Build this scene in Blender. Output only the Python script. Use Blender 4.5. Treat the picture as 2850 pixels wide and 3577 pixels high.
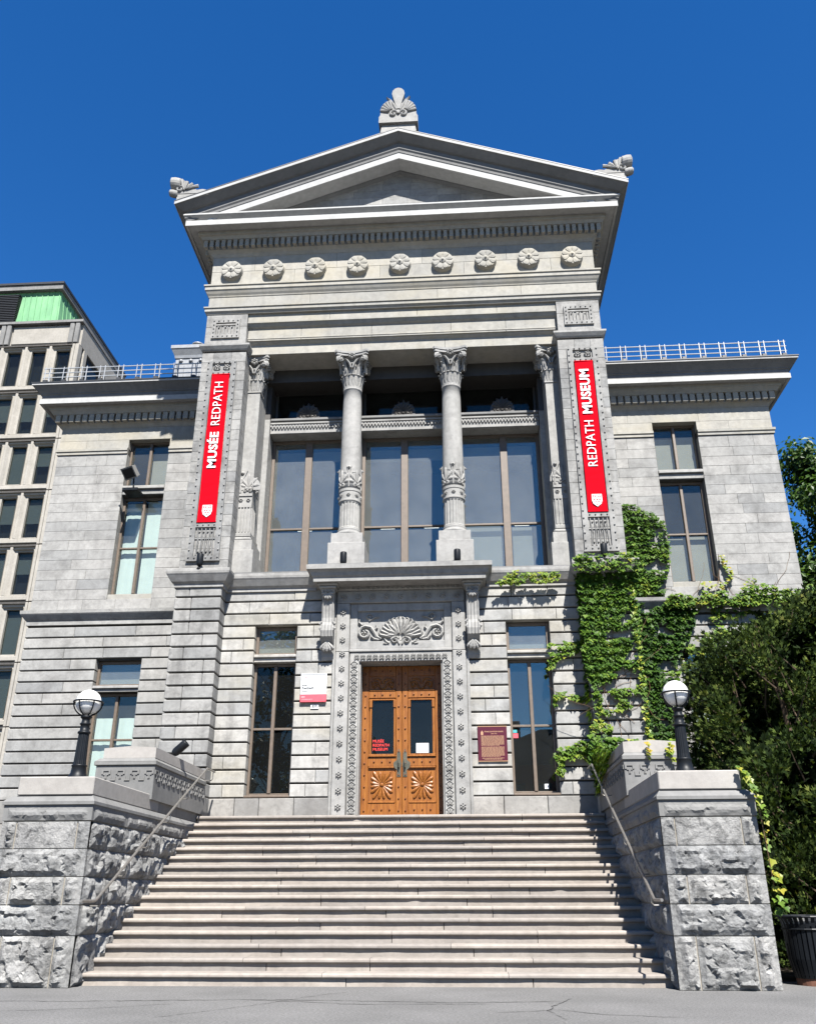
import bpy, math, random
from mathutils import Vector, Matrix, noise
R = math.radians
random.seed(7)
for o in list(bpy.data.objects): bpy.data.objects.remove(o, do_unlink=True)
scene = bpy.context.scene
COL = scene.collection

# ---------------------------------------------------------------- camera
cam_d = bpy.data.cameras.new('camera'); cam = bpy.data.objects.new('camera', cam_d); COL.objects.link(cam)
scene.camera = cam
YAW, PITCH, ROLL = R(3.566), R(23.788), R(-0.121)
fw = Vector((-math.sin(YAW)*math.cos(PITCH), math.cos(YAW)*math.cos(PITCH), math.sin(PITCH)))
rt = Vector((math.cos(YAW), math.sin(YAW), 0)); up = rt.cross(fw)
rt, up = rt*math.cos(ROLL)+up*math.sin(ROLL), up*math.cos(ROLL)-rt*math.sin(ROLL)
M = Matrix((rt, up, -fw)).transposed().to_4x4(); M.translation = Vector((1.2443, -16.7877, 1.0347))
cam.matrix_world = M
cam_d.sensor_fit = 'VERTICAL'; cam_d.sensor_height = 24.0
cam_d.lens = 24.0*3043.45/3577.0
cam_d.clip_end = 3000; cam_d.clip_start = .05
scene.render.resolution_x, scene.render.resolution_y = 815, 1024

# ---------------------------------------------------------------- sky and sun
SUN = Vector((.28, -1.0, 1.33)).normalized()
world = bpy.data.worlds.new('World'); scene.world = world; world.use_nodes = True
wn = world.node_tree.nodes; wl = world.node_tree.links
bg = wn['Background']; sky = wn.new('ShaderNodeTexSky'); sky.sky_type = 'NISHITA'; sky.sun_disc = False
sky.sun_elevation = math.asin(SUN.z); sky.sun_rotation = math.atan2(SUN.x, SUN.y)
sky.altitude = 1500; sky.air_density = 1.25; sky.dust_density = 0.0; sky.ozone_density = 6.0
hs = wn.new('ShaderNodeHueSaturation'); hs.inputs['Saturation'].default_value = 1.27; hs.inputs['Hue'].default_value = .507
wl.new(sky.outputs[0], hs.inputs['Color']); wl.new(hs.outputs[0], bg.inputs[0]); bg.inputs[1].default_value = 0.05
sd = bpy.data.lights.new('sun', 'SUN'); sd.energy = 5.0; sd.angle = R(.53); sd.color = (1, .965, .91)
so = bpy.data.objects.new('sun', sd); COL.objects.link(so); so.location = (20, -60, 80)
so.rotation_euler = SUN.to_track_quat('Z', 'Y').to_euler()
vs = scene.view_settings
vs.view_transform = 'Standard'; vs.look = 'None'; vs.exposure = 1.86; vs.gamma = 1.0; vs.use_curve_mapping = False

# ---------------------------------------------------------------- materials
def new_mat(name):
    m = bpy.data.materials.new(name); m.use_nodes = True
    nt = m.node_tree; return m, nt, nt.nodes['Principled BSDF']
def N(nt, t, **kw):
    n = nt.nodes.new(t)
    for k, v in kw.items(): setattr(n, k, v)
    return n
def ramp(nt, src, stops):
    r = N(nt, 'ShaderNodeValToRGB'); nt.links.new(src, r.inputs[0]); e = r.color_ramp.elements
    while len(e) < len(stops): e.new(.5)
    for q, (p, c) in zip(e, stops): q.position = p; q.color = (*(c if hasattr(c, '__len__') else (c, c, c)), 1)
    return r.outputs[0]
def posn(nt, scale, sc=(1, 1, 1), detail=5, rough=.6, space='pos', dist=0):
    if space == 'pos': src = N(nt, 'ShaderNodeNewGeometry').outputs['Position']
    else: src = N(nt, 'ShaderNodeTexCoord').outputs['Object']
    mp = N(nt, 'ShaderNodeMapping'); mp.inputs['Scale'].default_value = sc; nt.links.new(src, mp.inputs[0])
    n = N(nt, 'ShaderNodeTexNoise'); n.inputs['Scale'].default_value = scale; n.inputs['Detail'].default_value = detail
    n.inputs['Roughness'].default_value = rough; n.inputs['Distortion'].default_value = dist
    nt.links.new(mp.outputs[0], n.inputs['Vector']); return n.outputs[0]
def mixc(nt, a, b, f, mode='MIX'):
    m = N(nt, 'ShaderNodeMix', data_type='RGBA', blend_type=mode)
    for i, s in ((0, f), (6, a), (7, b)):
        if hasattr(s, 'is_linked') or hasattr(s, 'node'): nt.links.new(s, m.inputs[i])
        elif i == 0: m.inputs[0].default_value = s
        else: m.inputs[i].default_value = (*s, 1)
    return m.outputs[2]
def bump(nt, bsdf, src, strength, dist=.02):
    b = N(nt, 'ShaderNodeBump'); b.inputs['Strength'].default_value = strength; b.inputs['Distance'].default_value = dist
    nt.links.new(src, b.inputs['Height']); nt.links.new(b.outputs[0], bsdf.inputs['Normal'])
def stone_mat(name, lo, hi, stain=.35, *a_, sth=.56, mott=0, bd=.012, **kw_):
    return _stone(name, lo, hi, stain, *a_, sth=sth, mott=mott, bd=bd, **kw_)
def _stone(name, lo, hi, stain=.35, stain_col=(.13, .125, .12), rnd=.16, streak=.25, bmp=.25, rough=.85, warm=None, sth=.56, mott=0, bd=.012):
    lo = tuple(q*.43 for q in lo); hi = tuple(q*.43 for q in hi); stain_col = tuple(q*.43 for q in stain_col); warm = tuple(q*.43 for q in warm) if warm else None
    m, nt, b = new_mat(name)
    c = ramp(nt, posn(nt, 1.3, detail=8), [(.3, lo), (.7, hi)])
    c = mixc(nt, c, ramp(nt, posn(nt, 9, detail=4), [(.3, (.78,)*3), (.7, (1.12,)*3)]), .55, 'MULTIPLY')
    if warm: c = mixc(nt, c, warm, ramp(nt, posn(nt, .9, (1, 1, 1.6), 3), [(.46, 0), (.68, .6)]))
    oi = N(nt, 'ShaderNodeObjectInfo')
    c = mixc(nt, c, ramp(nt, oi.outputs['Random'], [(0, (1-rnd*1.2, 1-rnd*1.1, 1-rnd)), (.5, (1, 1, .985)), (1, (1+rnd*.5, 1+rnd*.45, 1+rnd*.35))]), 1.0, 'MULTIPLY')
    st = ramp(nt, posn(nt, 2.2, (2.4, 2.4, .32), 6, .65), [(.48, 0), (.78, streak)])
    c = mixc(nt, c, stain_col, st)
    sp = ramp(nt, posn(nt, 1.7, (1, 1, 1.3), 9, .72, dist=.5), [(sth, 0), (sth+.18, stain)])
    c = mixc(nt, c, stain_col, sp)
    if mott: c = mixc(nt, c, stain_col, ramp(nt, posn(nt, 6.5, (1, 1, 1.2), 8, .75, dist=.8), [(.48, 0), (.66, mott)]))
    nt.links.new(c, b.inputs['Base Color']); b.inputs['Roughness'].default_value = rough
    b.inputs['Specular IOR Level'].default_value = .2
    bump(nt, b, posn(nt, 26 if bd < .02 else 15, detail=7, rough=.75), bmp, bd)
    return m
MT = {}
MT['stone'] = stone_mat('limestone_ashlar', (.41, .405, .395), (.53, .525, .51), .42, rnd=.17, sth=.49, mott=.24)
MT['rust'] = stone_mat('limestone_rusticated', (.50, .49, .47), (.63, .62, .595), .44, rnd=.17, warm=(.52, .48, .39), streak=.40, sth=.495, mott=.24)
MT['pier'] = stone_mat('limestone_weathered', (.37, .365, .355), (.50, .495, .48), .62, (.11, .108, .105), rnd=.15, streak=.5, sth=.49, mott=.3)
MT['ent'] = stone_mat('limestone_cream', (.46, .445, .405), (.57, .55, .50), .22, rnd=.10, warm=(.55, .50, .39), streak=.22, sth=.52, mott=.14)
MT['carve'] = stone_mat('limestone_carved', (.43, .425, .41), (.54, .53, .51), .34, rnd=.05, streak=.32, sth=.50, mott=.2)
MT['cornice'] = stone_mat('grey_cornice', (.22, .22, .22), (.29, .29, .29), .12, rnd=.03, streak=.12, bmp=.1)  # grey paint, darkened further to deepen the shade on the sima
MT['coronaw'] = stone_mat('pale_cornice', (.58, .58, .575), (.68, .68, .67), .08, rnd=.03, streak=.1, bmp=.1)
MT['old'] = stone_mat('patched_base_stone', (.27, .255, .24), (.54, .525, .50), .5, (.2, .19, .18), rnd=.22, streak=.2, mott=.45)
MT['step'] = stone_mat('step_limestone', (.405, .358, .32), (.515, .465, .42), .30, (.20, .185, .165), rnd=.16, streak=.12, bmp=.3, mott=.28)
MT['rock'] = stone_mat('rock_faced_stone', (.33, .33, .33), (.62, .615, .60), .8, (.07, .07, .07), rnd=.14, streak=.5, bmp=1.0, mott=.75, bd=.035)
MT['cap'] = stone_mat('cap_limestone', (.46, .435, .41), (.57, .545, .515), .12, (.2, .19, .18), rnd=.08, streak=.1)
MT['capdark'] = stone_mat('weathered_cap_stone', (.25, .25, .245), (.36, .355, .35), .3, (.12, .12, .12), rnd=.06, streak=.3)
MT['concrete'] = stone_mat('precast_concrete', (.47, .44, .39), (.58, .545, .49), .12, (.25, .23, .2), rnd=.06, streak=.2, bmp=.1)
def plain(name, col, rough=.5, metal=0, spec=.5, var=.0, scale=8):
    col = tuple(q*.58 for q in col)
    m, nt, b = new_mat(name); b.inputs['Roughness'].default_value = rough; b.inputs['Metallic'].default_value = metal
    b.inputs['Specular IOR Level'].default_value = spec
    if var:
        c = ramp(nt, posn(nt, scale, detail=6), [(.3, tuple(x*(1-var) for x in col)), (.7, tuple(min(1, x*(1+var)) for x in col))])
        nt.links.new(c, b.inputs['Base Color'])
    else: b.inputs['Base Color'].default_value = (*col, 1)
    return m
MT['joint'] = plain('joint_mortar', (.09, .085, .08), .95, spec=.1, var=.3)
MT['mortar'] = plain('pale_mortar', (.33, .30, .25), .95, spec=.1, var=.3)
MT['black'] = plain('black_paint', (.009, .011, .014), .45, spec=.16, var=.2)
MT['darkmetal'] = plain('dark_roof_metal', (.035, .037, .04), .5, .3, var=.2)
MT['frame'] = plain('bronze_brown_frame', (.135, .10, .072), .55, var=.18, scale=14)
MT['shadedark'] = plain('portico_shade_dark', (.05, .045, .04), .5, var=.2)  # near-black that puts the portico's shade into jambs, beam, anthemia and frames
MT['alu'] = plain('galvanised_rail', (.62, .63, .63), .4, .5, var=.1)
MT['steel'] = plain('stainless_rail', (.42, .40, .37), .38, .75, var=.2, scale=20)
MT['banner'] = plain('red_banner_vinyl', (.50, .001, .010), .9, spec=.04, var=.04, scale=2)
MT['white'] = plain('white_print', (.85, .85, .85), .6, spec=.2)
MT['signwhite'] = plain('white_sign', (.82, .83, .83), .4)
MT['signred'] = plain('faded_red_sign', (.72, .10, .13), .4, var=.1)
MT['pinkprint'] = plain('faded_pink_print', (.80, .45, .47), .5)
MT['greyprint'] = plain('grey_print', (.06, .065, .07), .6)
MT['maroon'] = plain('maroon_enamel', (.085, .008, .018), .3, var=.15)
MT['gold'] = plain('gilt_lettering', (.72, .42, .24), .35, .5)
MT['redtext'] = plain('red_lettering', (.75, .03, .02), .5)
MT['tin'] = plain('grey_zinc', (.30, .31, .32), .5, .3, var=.15)
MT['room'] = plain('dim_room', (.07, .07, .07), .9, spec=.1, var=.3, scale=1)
MT['roomlight'] = plain('pale_plaster_room', (.42, .41, .37), .9, spec=.1)
MT['blind'] = plain('roller_blind', (.24, .235, .205), .9, spec=.1, var=.06, scale=3)
MT['officeblind'] = plain('office_blind', (.40, .43, .40), .9, spec=.1)
MT['curtain'] = plain('pale_curtain', (.52, .60, .57), .9, spec=.1, var=.06, scale=3)
MT['rust_iron'] = plain('rusty_iron', (.14, .055, .03), .8, var=.4)
MT['paper'] = plain('white_paper', (.85, .87, .88), .8)
MT['brass'] = plain('aged_brass', (.13, .13, .10), .45, .6, var=.3)
MT['teal'] = plain('teal_sticker', (.05, .35, .38), .5)
MT['soil'] = plain('garden_soil', (.05, .04, .03), .95, spec=.1, var=.4)
def wood_mat():
    m, nt, b = new_mat('varnished_oak')
    c = ramp(nt, posn(nt, 5, (6, 6, .5), 7, .65, dist=.6), [(.25, (.050, .015, .003)), (.45, (.142, .048, .008)), (.8, (.235, .092, .016))])
    nt.links.new(c, b.inputs['Base Color']); b.inputs['Roughness'].default_value = .42; b.inputs['Specular IOR Level'].default_value = .3
    bump(nt, b, posn(nt, 12, (6, 6, .4), 5), .15, .005); return m
MT['wood'] = wood_mat()
MT['woodknob'] = plain('dark_oak_knob', (.15, .045, .014), .35)
def glass_mat(name, tint, ior, dust):
    m, nt, b = new_mat(name); nt.nodes.remove(b); out = nt.nodes['Material Output']
    t = N(nt, 'ShaderNodeBsdfTransparent'); t.inputs[0].default_value = (*tint, 1)
    g = N(nt, 'ShaderNodeBsdfGlossy'); g.inputs['Roughness'].default_value = .0; g.inputs['Color'].default_value = (.97, 1, .90, 1)
    bp = N(nt, 'ShaderNodeBump'); bp.inputs['Strength'].default_value = .012; bp.inputs['Distance'].default_value = .05
    nt.links.new(posn(nt, .9, detail=1), bp.inputs['Height']); nt.links.new(bp.outputs[0], g.inputs['Normal'])
    lw = N(nt, 'ShaderNodeLayerWeight'); lw.inputs['Blend'].default_value = .5     # Schlick reflectance, same from both sides of the pane
    pw = N(nt, 'ShaderNodeMath', operation='POWER'); nt.links.new(lw.outputs['Facing'], pw.inputs[0]); pw.inputs[1].default_value = 5
    f = N(nt, 'ShaderNodeMath', operation='MULTIPLY_ADD'); nt.links.new(pw.outputs[0], f.inputs[0]); f.inputs[1].default_value = 1-ior; f.inputs[2].default_value = ior
    x = N(nt, 'ShaderNodeMixShader'); nt.links.new(f.outputs[0], x.inputs[0]); nt.links.new(t.outputs[0], x.inputs[1]); nt.links.new(g.outputs[0], x.inputs[2])
    df = N(nt, 'ShaderNodeBsdfDiffuse'); df.inputs[0].default_value = (.38, .40, .40, 1)
    y = N(nt, 'ShaderNodeMixShader'); nt.links.new(ramp(nt, posn(nt, 1.6, detail=6), [(.3, dust*.8), (.7, dust*1.2)]), y.inputs[0]); nt.links.new(x.outputs[0], y.inputs[1]); nt.links.new(df.outputs[0], y.inputs[2])
    nt.links.new(y.outputs[0], out.inputs[0]); return m
MT['glass'] = glass_mat('window_glass', (.88, .91, .90), .09, .085)
MT['glasslow'] = glass_mat('lower_window_glass', (.80, .84, .84), .10, .012)
MT['glassclear'] = glass_mat('clear_glass', (.94, .96, .95), .04, .03)
MT['glassdark'] = glass_mat('tinted_glass', (.55, .58, .58), .022, .008)
def globe_mat():
    m, nt, b = new_mat('opal_globe'); b.inputs['Base Color'].default_value = (.55, .55, .54, 1); b.inputs['Roughness'].default_value = .2
    b.inputs['Subsurface Weight'].default_value = .3; b.inputs['Subsurface Radius'].default_value = (.1, .1, .1); return m
MT['globe'] = globe_mat()
def lamp_emit():
    m, nt, b = new_mat('lit_tube'); b.inputs['Emission Color'].default_value = (1, .97, .9, 1); b.inputs['Emission Strength'].default_value = .5; return m
MT['tube'] = lamp_emit()
def copper_mat():
    m, nt, b = new_mat('verdigris_copper')
    c = ramp(nt, posn(nt, 1.2, (1, 1, .3), 7, .6), [(.3, (.045, .13, .062)), (.55, (.085, .22, .10)), (.75, (.14, .28, .14))])
    nt.links.new(c, b.inputs['Base Color']); b.inputs['Roughness'].default_value = .7; return m
MT['copper'] = copper_mat()
def asphalt_mat():
    m, nt, b = new_mat('worn_asphalt')
    c = ramp(nt, posn(nt, .8, detail=8), [(.3, (.066, .065, .063)), (.7, (.096, .094, .092))])
    c = mixc(nt, c, ramp(nt, posn(nt, 38, detail=4, rough=.8), [(.43, (.70,)*3), (.57, (1.28,)*3)]), 1.0, 'MULTIPLY')
    sp = ramp(nt, posn(nt, 6, detail=5, rough=.8), [(.62, 0), (.72, .5)])
    c = mixc(nt, c, (.05, .049, .048), sp)
    nt.links.new(c, b.inputs['Base Color']); b.inputs['Roughness'].default_value = .9
    bump(nt, b, posn(nt, 70, detail=4), .5, .01); return m
MT['asphalt'] = asphalt_mat()
MT['crack'] = plain('crack_filler', (.035, .034, .033), .95, spec=.1)
def leaf_mat(name, cols, trans=.35, rough=.45, spec=.3):
    m, nt, b = new_mat(name); out = nt.nodes['Material Output']
    at = N(nt, 'ShaderNodeAttribute'); at.attribute_name = 'tint'
    c = ramp(nt, at.outputs['Fac'], [(i/(len(cols)-1), q) for i, q in enumerate(cols)])
    nt.links.new(c, b.inputs['Base Color']); b.inputs['Roughness'].default_value = rough; b.inputs['Specular IOR Level'].default_value = spec
    t = N(nt, 'ShaderNodeBsdfTranslucent')
    nt.links.new(mixc(nt, c, (1.0, 1.1, .35), 1.0, 'MULTIPLY'), t.inputs[0])
    x = N(nt, 'ShaderNodeMixShader'); x.inputs[0].default_value = trans
    nt.links.new(b.outputs[0], x.inputs[1]); nt.links.new(t.outputs[0], x.inputs[2]); nt.links.new(x.outputs[0], out.inputs[0]); return m
MT['ivy'] = leaf_mat('ivy_leaf', [(.014, .040, .006), (.040, .088, .010), (.098, .160, .018), (.21, .22, .028), (.29, .20, .03)])
MT['cedar'] = leaf_mat('juniper_spray', [(.003, .006, .002), (.014, .026, .006), (.050, .072, .014), (.13, .13, .034)], .15, .8, .08)
MT['decid'] = leaf_mat('broad_leaf', [(.012, .030, .006), (.024, .052, .009), (.040, .080, .014), (.06, .105, .02)], .35)
MT['bark'] = plain('bark', (.09, .065, .045), .9, spec=.1, var=.4, scale=12)
MT['stem'] = plain('ivy_stem', (.16, .10, .06), .9, spec=.1, var=.3)

# ---------------------------------------------------------------- mesh helpers
WL = {}
class MB:
    def __init__(s): s.v = []; s.f = []
    def add(s, vs, fs):
        o = len(s.v); s.v += [tuple(q) for q in vs]; s.f += [tuple(i+o for i in f) for f in fs]; return s
    def box(s, x0, x1, y0, y1, z0, z1):
        if x0 > x1: x0, x1 = x1, x0
        if y0 > y1: y0, y1 = y1, y0
        return s.add([(x, y, z) for z in (z0, z1) for y in (y0, y1) for x in (x0, x1)],
            [(0, 2, 3, 1), (4, 5, 7, 6), (0, 1, 5, 4), (2, 6, 7, 3), (0, 4, 6, 2), (1, 3, 7, 5)])
    def cbox(s, x0, x1, y0, y1, z0, z1, c=.01):
        if x0 > x1: x0, x1 = x1, x0
        if y0 > y1: y0, y1 = y1, y0
        X, Y, Z = (x0, x1), (y0, y1), (z0, z1); sg = (1, -1); V = []; I = {}
        for i in (0, 1):
            for j in (0, 1):
                for k in (0, 1):
                    for a in range(3):
                        p = [X[i], Y[j], Z[k]]; d = (sg[i]*c, sg[j]*c, sg[k]*c)
                        for b in range(3):
                            if b != a: p[b] += d[b]
                        I[i, j, k, a] = len(V); V.append(p)   # vertex on face of axis a
        F = []
        for a in range(3):
            b, c2 = [q for q in range(3) if q != a]
            for e in (0, 1):
                q = []
                for (m, n) in ((0, 0), (1, 0), (1, 1), (0, 1)):
                    t = [0, 0, 0]; t[a] = e; t[b] = m; t[c2] = n; q.append(I[t[0], t[1], t[2], a])
                F.append(q if e == 1 else q[::-1])
            for m in (0, 1):
                for n in (0, 1):
                    t0 = [0, 0, 0]; t0[b] = m; t0[c2] = n; t1 = list(t0); t1[a] = 1
                    F.append([I[(*t0, b)], I[(*t1, b)], I[(*t1, c2)], I[(*t0, c2)]])
        for i in (0, 1):
            for j in (0, 1):
                for k in (0, 1): F.append([I[i, j, k, a] for a in range(3)])
        return s.add(V, F)
    def stone(s, x0, x1, z0, z1, yf, dep, c=.012, jit=0):   # front faces -y, chamfered front
        j = lambda: random.uniform(-jit, jit)
        yf += random.uniform(-jit, jit)
        V = [(x0, yf+dep, z0), (x1, yf+dep, z0), (x1, yf+dep, z1), (x0, yf+dep, z1),
             (x0, yf+c, z0), (x1, yf+c, z0), (x1, yf+c, z1), (x0, yf+c, z1),
             (x0+c, yf+j(), z0+c), (x1-c, yf+j(), z0+c), (x1-c, yf+j(), z1-c), (x0+c, yf+j(), z1-c)]
        F = [(8, 9, 10, 11)]
        for a in range(4):
            b = (a+1) % 4; F += [(a, b, b+4, a+4), (a+4, b+4, b+8, a+8)]
        return s.add(V, F)
    def prism(s, pts, ext):
        n = len(pts); e = Vector(ext); P = [Vector(p) for p in pts]
        return s.add(P+[p+e for p in P], [tuple(range(n)), tuple(range(2*n-1, n-1, -1))]+[(i, (i+1) % n, (i+1) % n+n, i+n) for i in range(n)])
    def sweep(s, path, prof, side=1, caps=True):      # path [(x,y)], prof [(d,z)], out = right-hand side of travel * side
        n = len(path); P = [Vector(p) for p in path]; dirs = [(P[i+1]-P[i]).normalized() for i in range(n-1)]
        rows = []
        for i in range(n):
            a = dirs[max(0, i-1)]; b = dirs[min(n-2, i)]
            na = Vector((a.y, -a.x))*side; nb = Vector((b.y, -b.x))*side
            m = (na+nb); m = m/max(.2, m.dot(na)) if i not in (0, n-1) else (nb if i == 0 else na)
            rows.append([(P[i].x+m.x*d, P[i].y+m.y*d, z) for d, z in prof])
        k = len(prof); V = [p for r in rows for p in r]
        F = [(i*k+j, (i+1)*k+j, (i+1)*k+j+1, i*k+j+1) for i in range(n-1) for j in range(k-1)]
        F += [(i*k+k-1, (i+1)*k+k-1, (i+1)*k, i*k) for i in range(n-1)]
        if caps: F += [tuple(range(k)), tuple(range((n-1)*k, n*k))[::-1]]
        return s.add(V, F)
    def lathe(s, cx, cy, prof, n=24, rot=0, mod=None):
        k = len(prof); V = []
        for i in range(n):
            a = rot+2*math.pi*i/n
            for r, z in prof:
                q = r*(mod(a, z) if mod else 1); V.append((cx+q*math.cos(a), cy+q*math.sin(a), z))
        F = [(i*k+j, ((i+1) % n)*k+j, ((i+1) % n)*k+j+1, i*k+j+1) for i in range(n) for j in range(k-1)]
        F += [tuple(i*k for i in range(n))[::-1], tuple(i*k+k-1 for i in range(n))]
        return s.add(V, F)
    def tube(s, pts, r, n=8, caps=True):
        P = [Vector(p) for p in pts]; m = len(P); V = []; prev = None
        rr = r if hasattr(r, '__len__') else [r]*m
        for i, p in enumerate(P):
            t = (P[min(m-1, i+1)]-P[max(0, i-1)]).normalized()
            if prev is None: u = t.orthogonal().normalized()
            else: u = (prev-t*prev.dot(t)).normalized()
            prev = u; w = t.cross(u)
            V += [p+(u*math.cos(2*math.pi*k/n)+w*math.sin(2*math.pi*k/n))*rr[i] for k in range(n)]
        F = [(i*n+k, i*n+(k+1) % n, (i+1)*n+(k+1) % n, (i+1)*n+k) for i in range(m-1) for k in range(n)]
        if caps: F += [tuple(range(n))[::-1], tuple(range((m-1)*n, m*n))]
        return s.add(V, F)
    def leaf(s, fr, pts, ws, h, base=0.):          # domed ribbon in a relief frame fr(u,v,n)
        m = len(pts); V = []
        for i, (u, v) in enumerate(pts):
            a = pts[max(0, i-1)]; b = pts[min(m-1, i+1)]; tx, ty = b[0]-a[0], b[1]-a[1]; L = math.hypot(tx, ty) or 1
            nx, ny = -ty/L, tx/L; w = ws[i] if hasattr(ws, '__len__') else ws; hh = h[i] if hasattr(h, '__len__') else h
            V += [fr(u+nx*w, v+ny*w, base-.01), fr(u+nx*w*.75, v+ny*w*.75, base+hh*.7), fr(u, v, base+hh), fr(u-nx*w*.75, v-ny*w*.75, base+hh*.7), fr(u-nx*w, v-ny*w, base-.01)]
        F = [(i*5+k, i*5+k+1, (i+1)*5+k+1, (i+1)*5+k) for i in range(m-1) for k in range(4)]
        F += [(0, 1, 2, 3, 4), tuple(range((m-1)*5, m*5))[::-1]]
        return s.add(V, F)
    def dome(s, fr, u, v, r, h, n=10, base=0., flat=.45):
        V = []
        for rr, hh in ((1, -.01/max(h, .001)), (.92, .5), (flat, .92)):
            V += [fr(u+r*rr*math.cos(2*math.pi*i/n), v+r*rr*math.sin(2*math.pi*i/n), base+h*hh) for i in range(n)]
        V.append(fr(u, v, base+h))
        F = [(j*n+i, j*n+(i+1) % n, (j+1)*n+(i+1) % n, (j+1)*n+i) for j in range(2) for i in range(n)]
        F += [(2*n+i, 2*n+(i+1) % n, 3*n) for i in range(n)]
        return s.add(V, F)
    def fbox(s, fr, u0, u1, v0, v1, n0, n1):
        return s.add([fr(u, v, n) for n in (n0, n1) for v in (v0, v1) for u in (u0, u1)],
            [(0, 2, 3, 1), (4, 5, 7, 6), (0, 1, 5, 4), (2, 6, 7, 3), (0, 4, 6, 2), (1, 3, 7, 5)])
    def fpoly(s, fr, pts, n0, n1):
        k = len(pts); return s.add([fr(u, v, n0) for u, v in pts]+[fr(u, v, n1) for u, v in pts],
            [tuple(range(k)), tuple(range(2*k-1, k-1, -1))]+[(i, (i+1) % k, (i+1) % k+k, i+k) for i in range(k)])
    def mirror(s):      # copy mirrored in x
        n = len(s.v); s.v += [(-x, y, z) for x, y, z in s.v]; s.f += [tuple(i+n for i in f)[::-1] for f in s.f]; return s
    def mesh(s, name, origin, smooth=False):
        me = bpy.data.meshes.new(name); ox, oy, oz = origin
        me.from_pydata([(x-ox, y-oy, z-oz) for x, y, z in s.v], [], s.f)
        if smooth: me.polygons.foreach_set('use_smooth', [True]*len(me.polygons))
        return me
    def build(s, name, mat, parent=None, smooth=False, kind=None, label=None):
        xs = [p[0] for p in s.v]; ys = [p[1] for p in s.v]; zs = [p[2] for p in s.v]
        o3 = ((min(xs)+max(xs))/2, (min(ys)+max(ys))/2, min(zs))
        me = s.mesh(name, o3, smooth); me.materials.append(MT[mat] if isinstance(mat, str) else mat)
        o = link(name, me, o3, parent)
        if kind: o['kind'] = kind
        if label: o['label'] = label
        return o
def link(name, data, loc, parent=None):
    o = bpy.data.objects.new(name, data); COL.objects.link(o); WL[o.name] = Vector(loc)
    if parent: o.parent = parent; o.location = Vector(loc)-WL[parent.name]
    else: o.location = loc
    return o
def thing(name, label, cat, loc, group=None):
    o = link(name, None, loc); o.empty_display_size = .3; return tag(o, label, cat, group)
def tag(o, label, cat, group=None, kind=None):
    if label: o['label'] = label
    if cat: o['category'] = cat
    if group: o['group'] = group
    if kind: o['kind'] = kind
    return o
def at(o, loc, parent=None, name=None):       # another copy of one object, sharing its mesh
    c = link(name or o.name.split('.')[0], o.data, loc, parent); return c
def FR(y, sx=1, x0=0, z0=0):      # relief frame on a wall facing -y
    return lambda u, v, n: (x0+sx*u, y-n, z0+v)
def FX(x, sgn, y0=0, z0=0):       # relief frame on a wall facing sgn*x ; u runs along +y
    return lambda u, v, n: (x+sgn*n, y0+u, z0+v)
def spiral(cu, cv, r0, r1, a0, a1, n=14):
    return [(cu+(r0+(r1-r0)*i/(n-1))*math.cos(a0+(a1-a0)*i/(n-1)), cv+(r0+(r1-r0)*i/(n-1))*math.sin(a0+(a1-a0)*i/(n-1))) for i in range(n)]
def petal(mb, fr, u, v, ang, L, w, h, base=0., r0=0.):
    c, s_ = math.cos(ang), math.sin(ang)
    ts = (0, .25, .5, .75, .92, 1); ww = (.35, .6, .9, 1, .7, .15)
    return mb.leaf(fr, [(u+c*(r0+L*t), v+s_*(r0+L*t)) for t in ts], [w*q for q in ww], [h*q for q in (.5, .8, 1, 1, .8, .4)], base)
def palmette(mb, fr, u, v, W, H, h, n=9, base=0.):
    mb.fpoly(fr, [(u+math.cos(R(a))*H*.80, v+math.sin(R(a))*H*.80) for a in range(-10, 191, 20)], base-.005, base+h*.3)
    for i in range(n):
        t = i/(n-1)*2-1; a = math.pi/2-t*1.62
        L = H*(.72+.28*math.cos(t*1.3)) if abs(t) > .05 else H
        L = L*(1-.25*abs(t))*(W/H if abs(t) > .8 else 1)
        c, s_ = math.cos(a), math.sin(a); bend = t*.35
        pts = []
        for k in range(6):
            q = k/5; aa = a-bend*q*q; pts.append((u+math.cos(aa)*L*(.12+.88*q), v+math.sin(aa)*L*(.12+.88*q)))
        mb.leaf(fr, pts, [H*.035, H*.055, H*.085, H*.108, H*.095, H*.04], [h*.5, h*.8, h, h, h*.9, h*.4], base)
def volute_pair(mb, fr, u, v, r, w, h, base=0., turn=6.6):
    pts = spiral(0, 0, r, r*.2, math.pi, math.pi-turn)
    for s_ in (-1, 1):
        mb.leaf(fr, [(u+s_*(r*1.05+p), v+q) for p, q in pts], w, h, base)
        mb.dome(fr, u+s_*r*1.05, v, r*.25, h*1.2, 8, base)
def rosette_mb(fr, u, v, r, h, n=8):
    mb = MB()
    for i in range(n): petal(mb, fr, u, v, 2*math.pi*(i+.5)/n, r*.62, r*.30, h, 0, r*.36)
    mb.dome(fr, u, v, r*.9, h*.45, 14, 0, .85); mb.dome(fr, u, v, r*.34, h*1.25, 10); return mb
def wall_open(mb, x0, x1, z0, z1, y0, y1, ops):
    xs = sorted({x0, x1, *[q for o in ops for q in o[:2]]}); zs = sorted({z0, z1, *[q for o in ops for q in o[2:]]})
    xs = [q for q in xs if x0 <= q <= x1]; zs = [q for q in zs if z0 <= q <= z1]
    for k in range(len(zs)-1):
        run = None
        for i in range(len(xs)):
            solid = i < len(xs)-1 and not any(o[0] <= (xs[i]+xs[i+1])/2 <= o[1] and o[2] <= (zs[k]+zs[k+1])/2 <= o[3] for o in ops)
            if solid and run is None: run = xs[i]
            if not solid and run is not None: mb.box(run, xs[i], y0, y1, zs[k], zs[k+1]); run = None
    return mb
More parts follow.
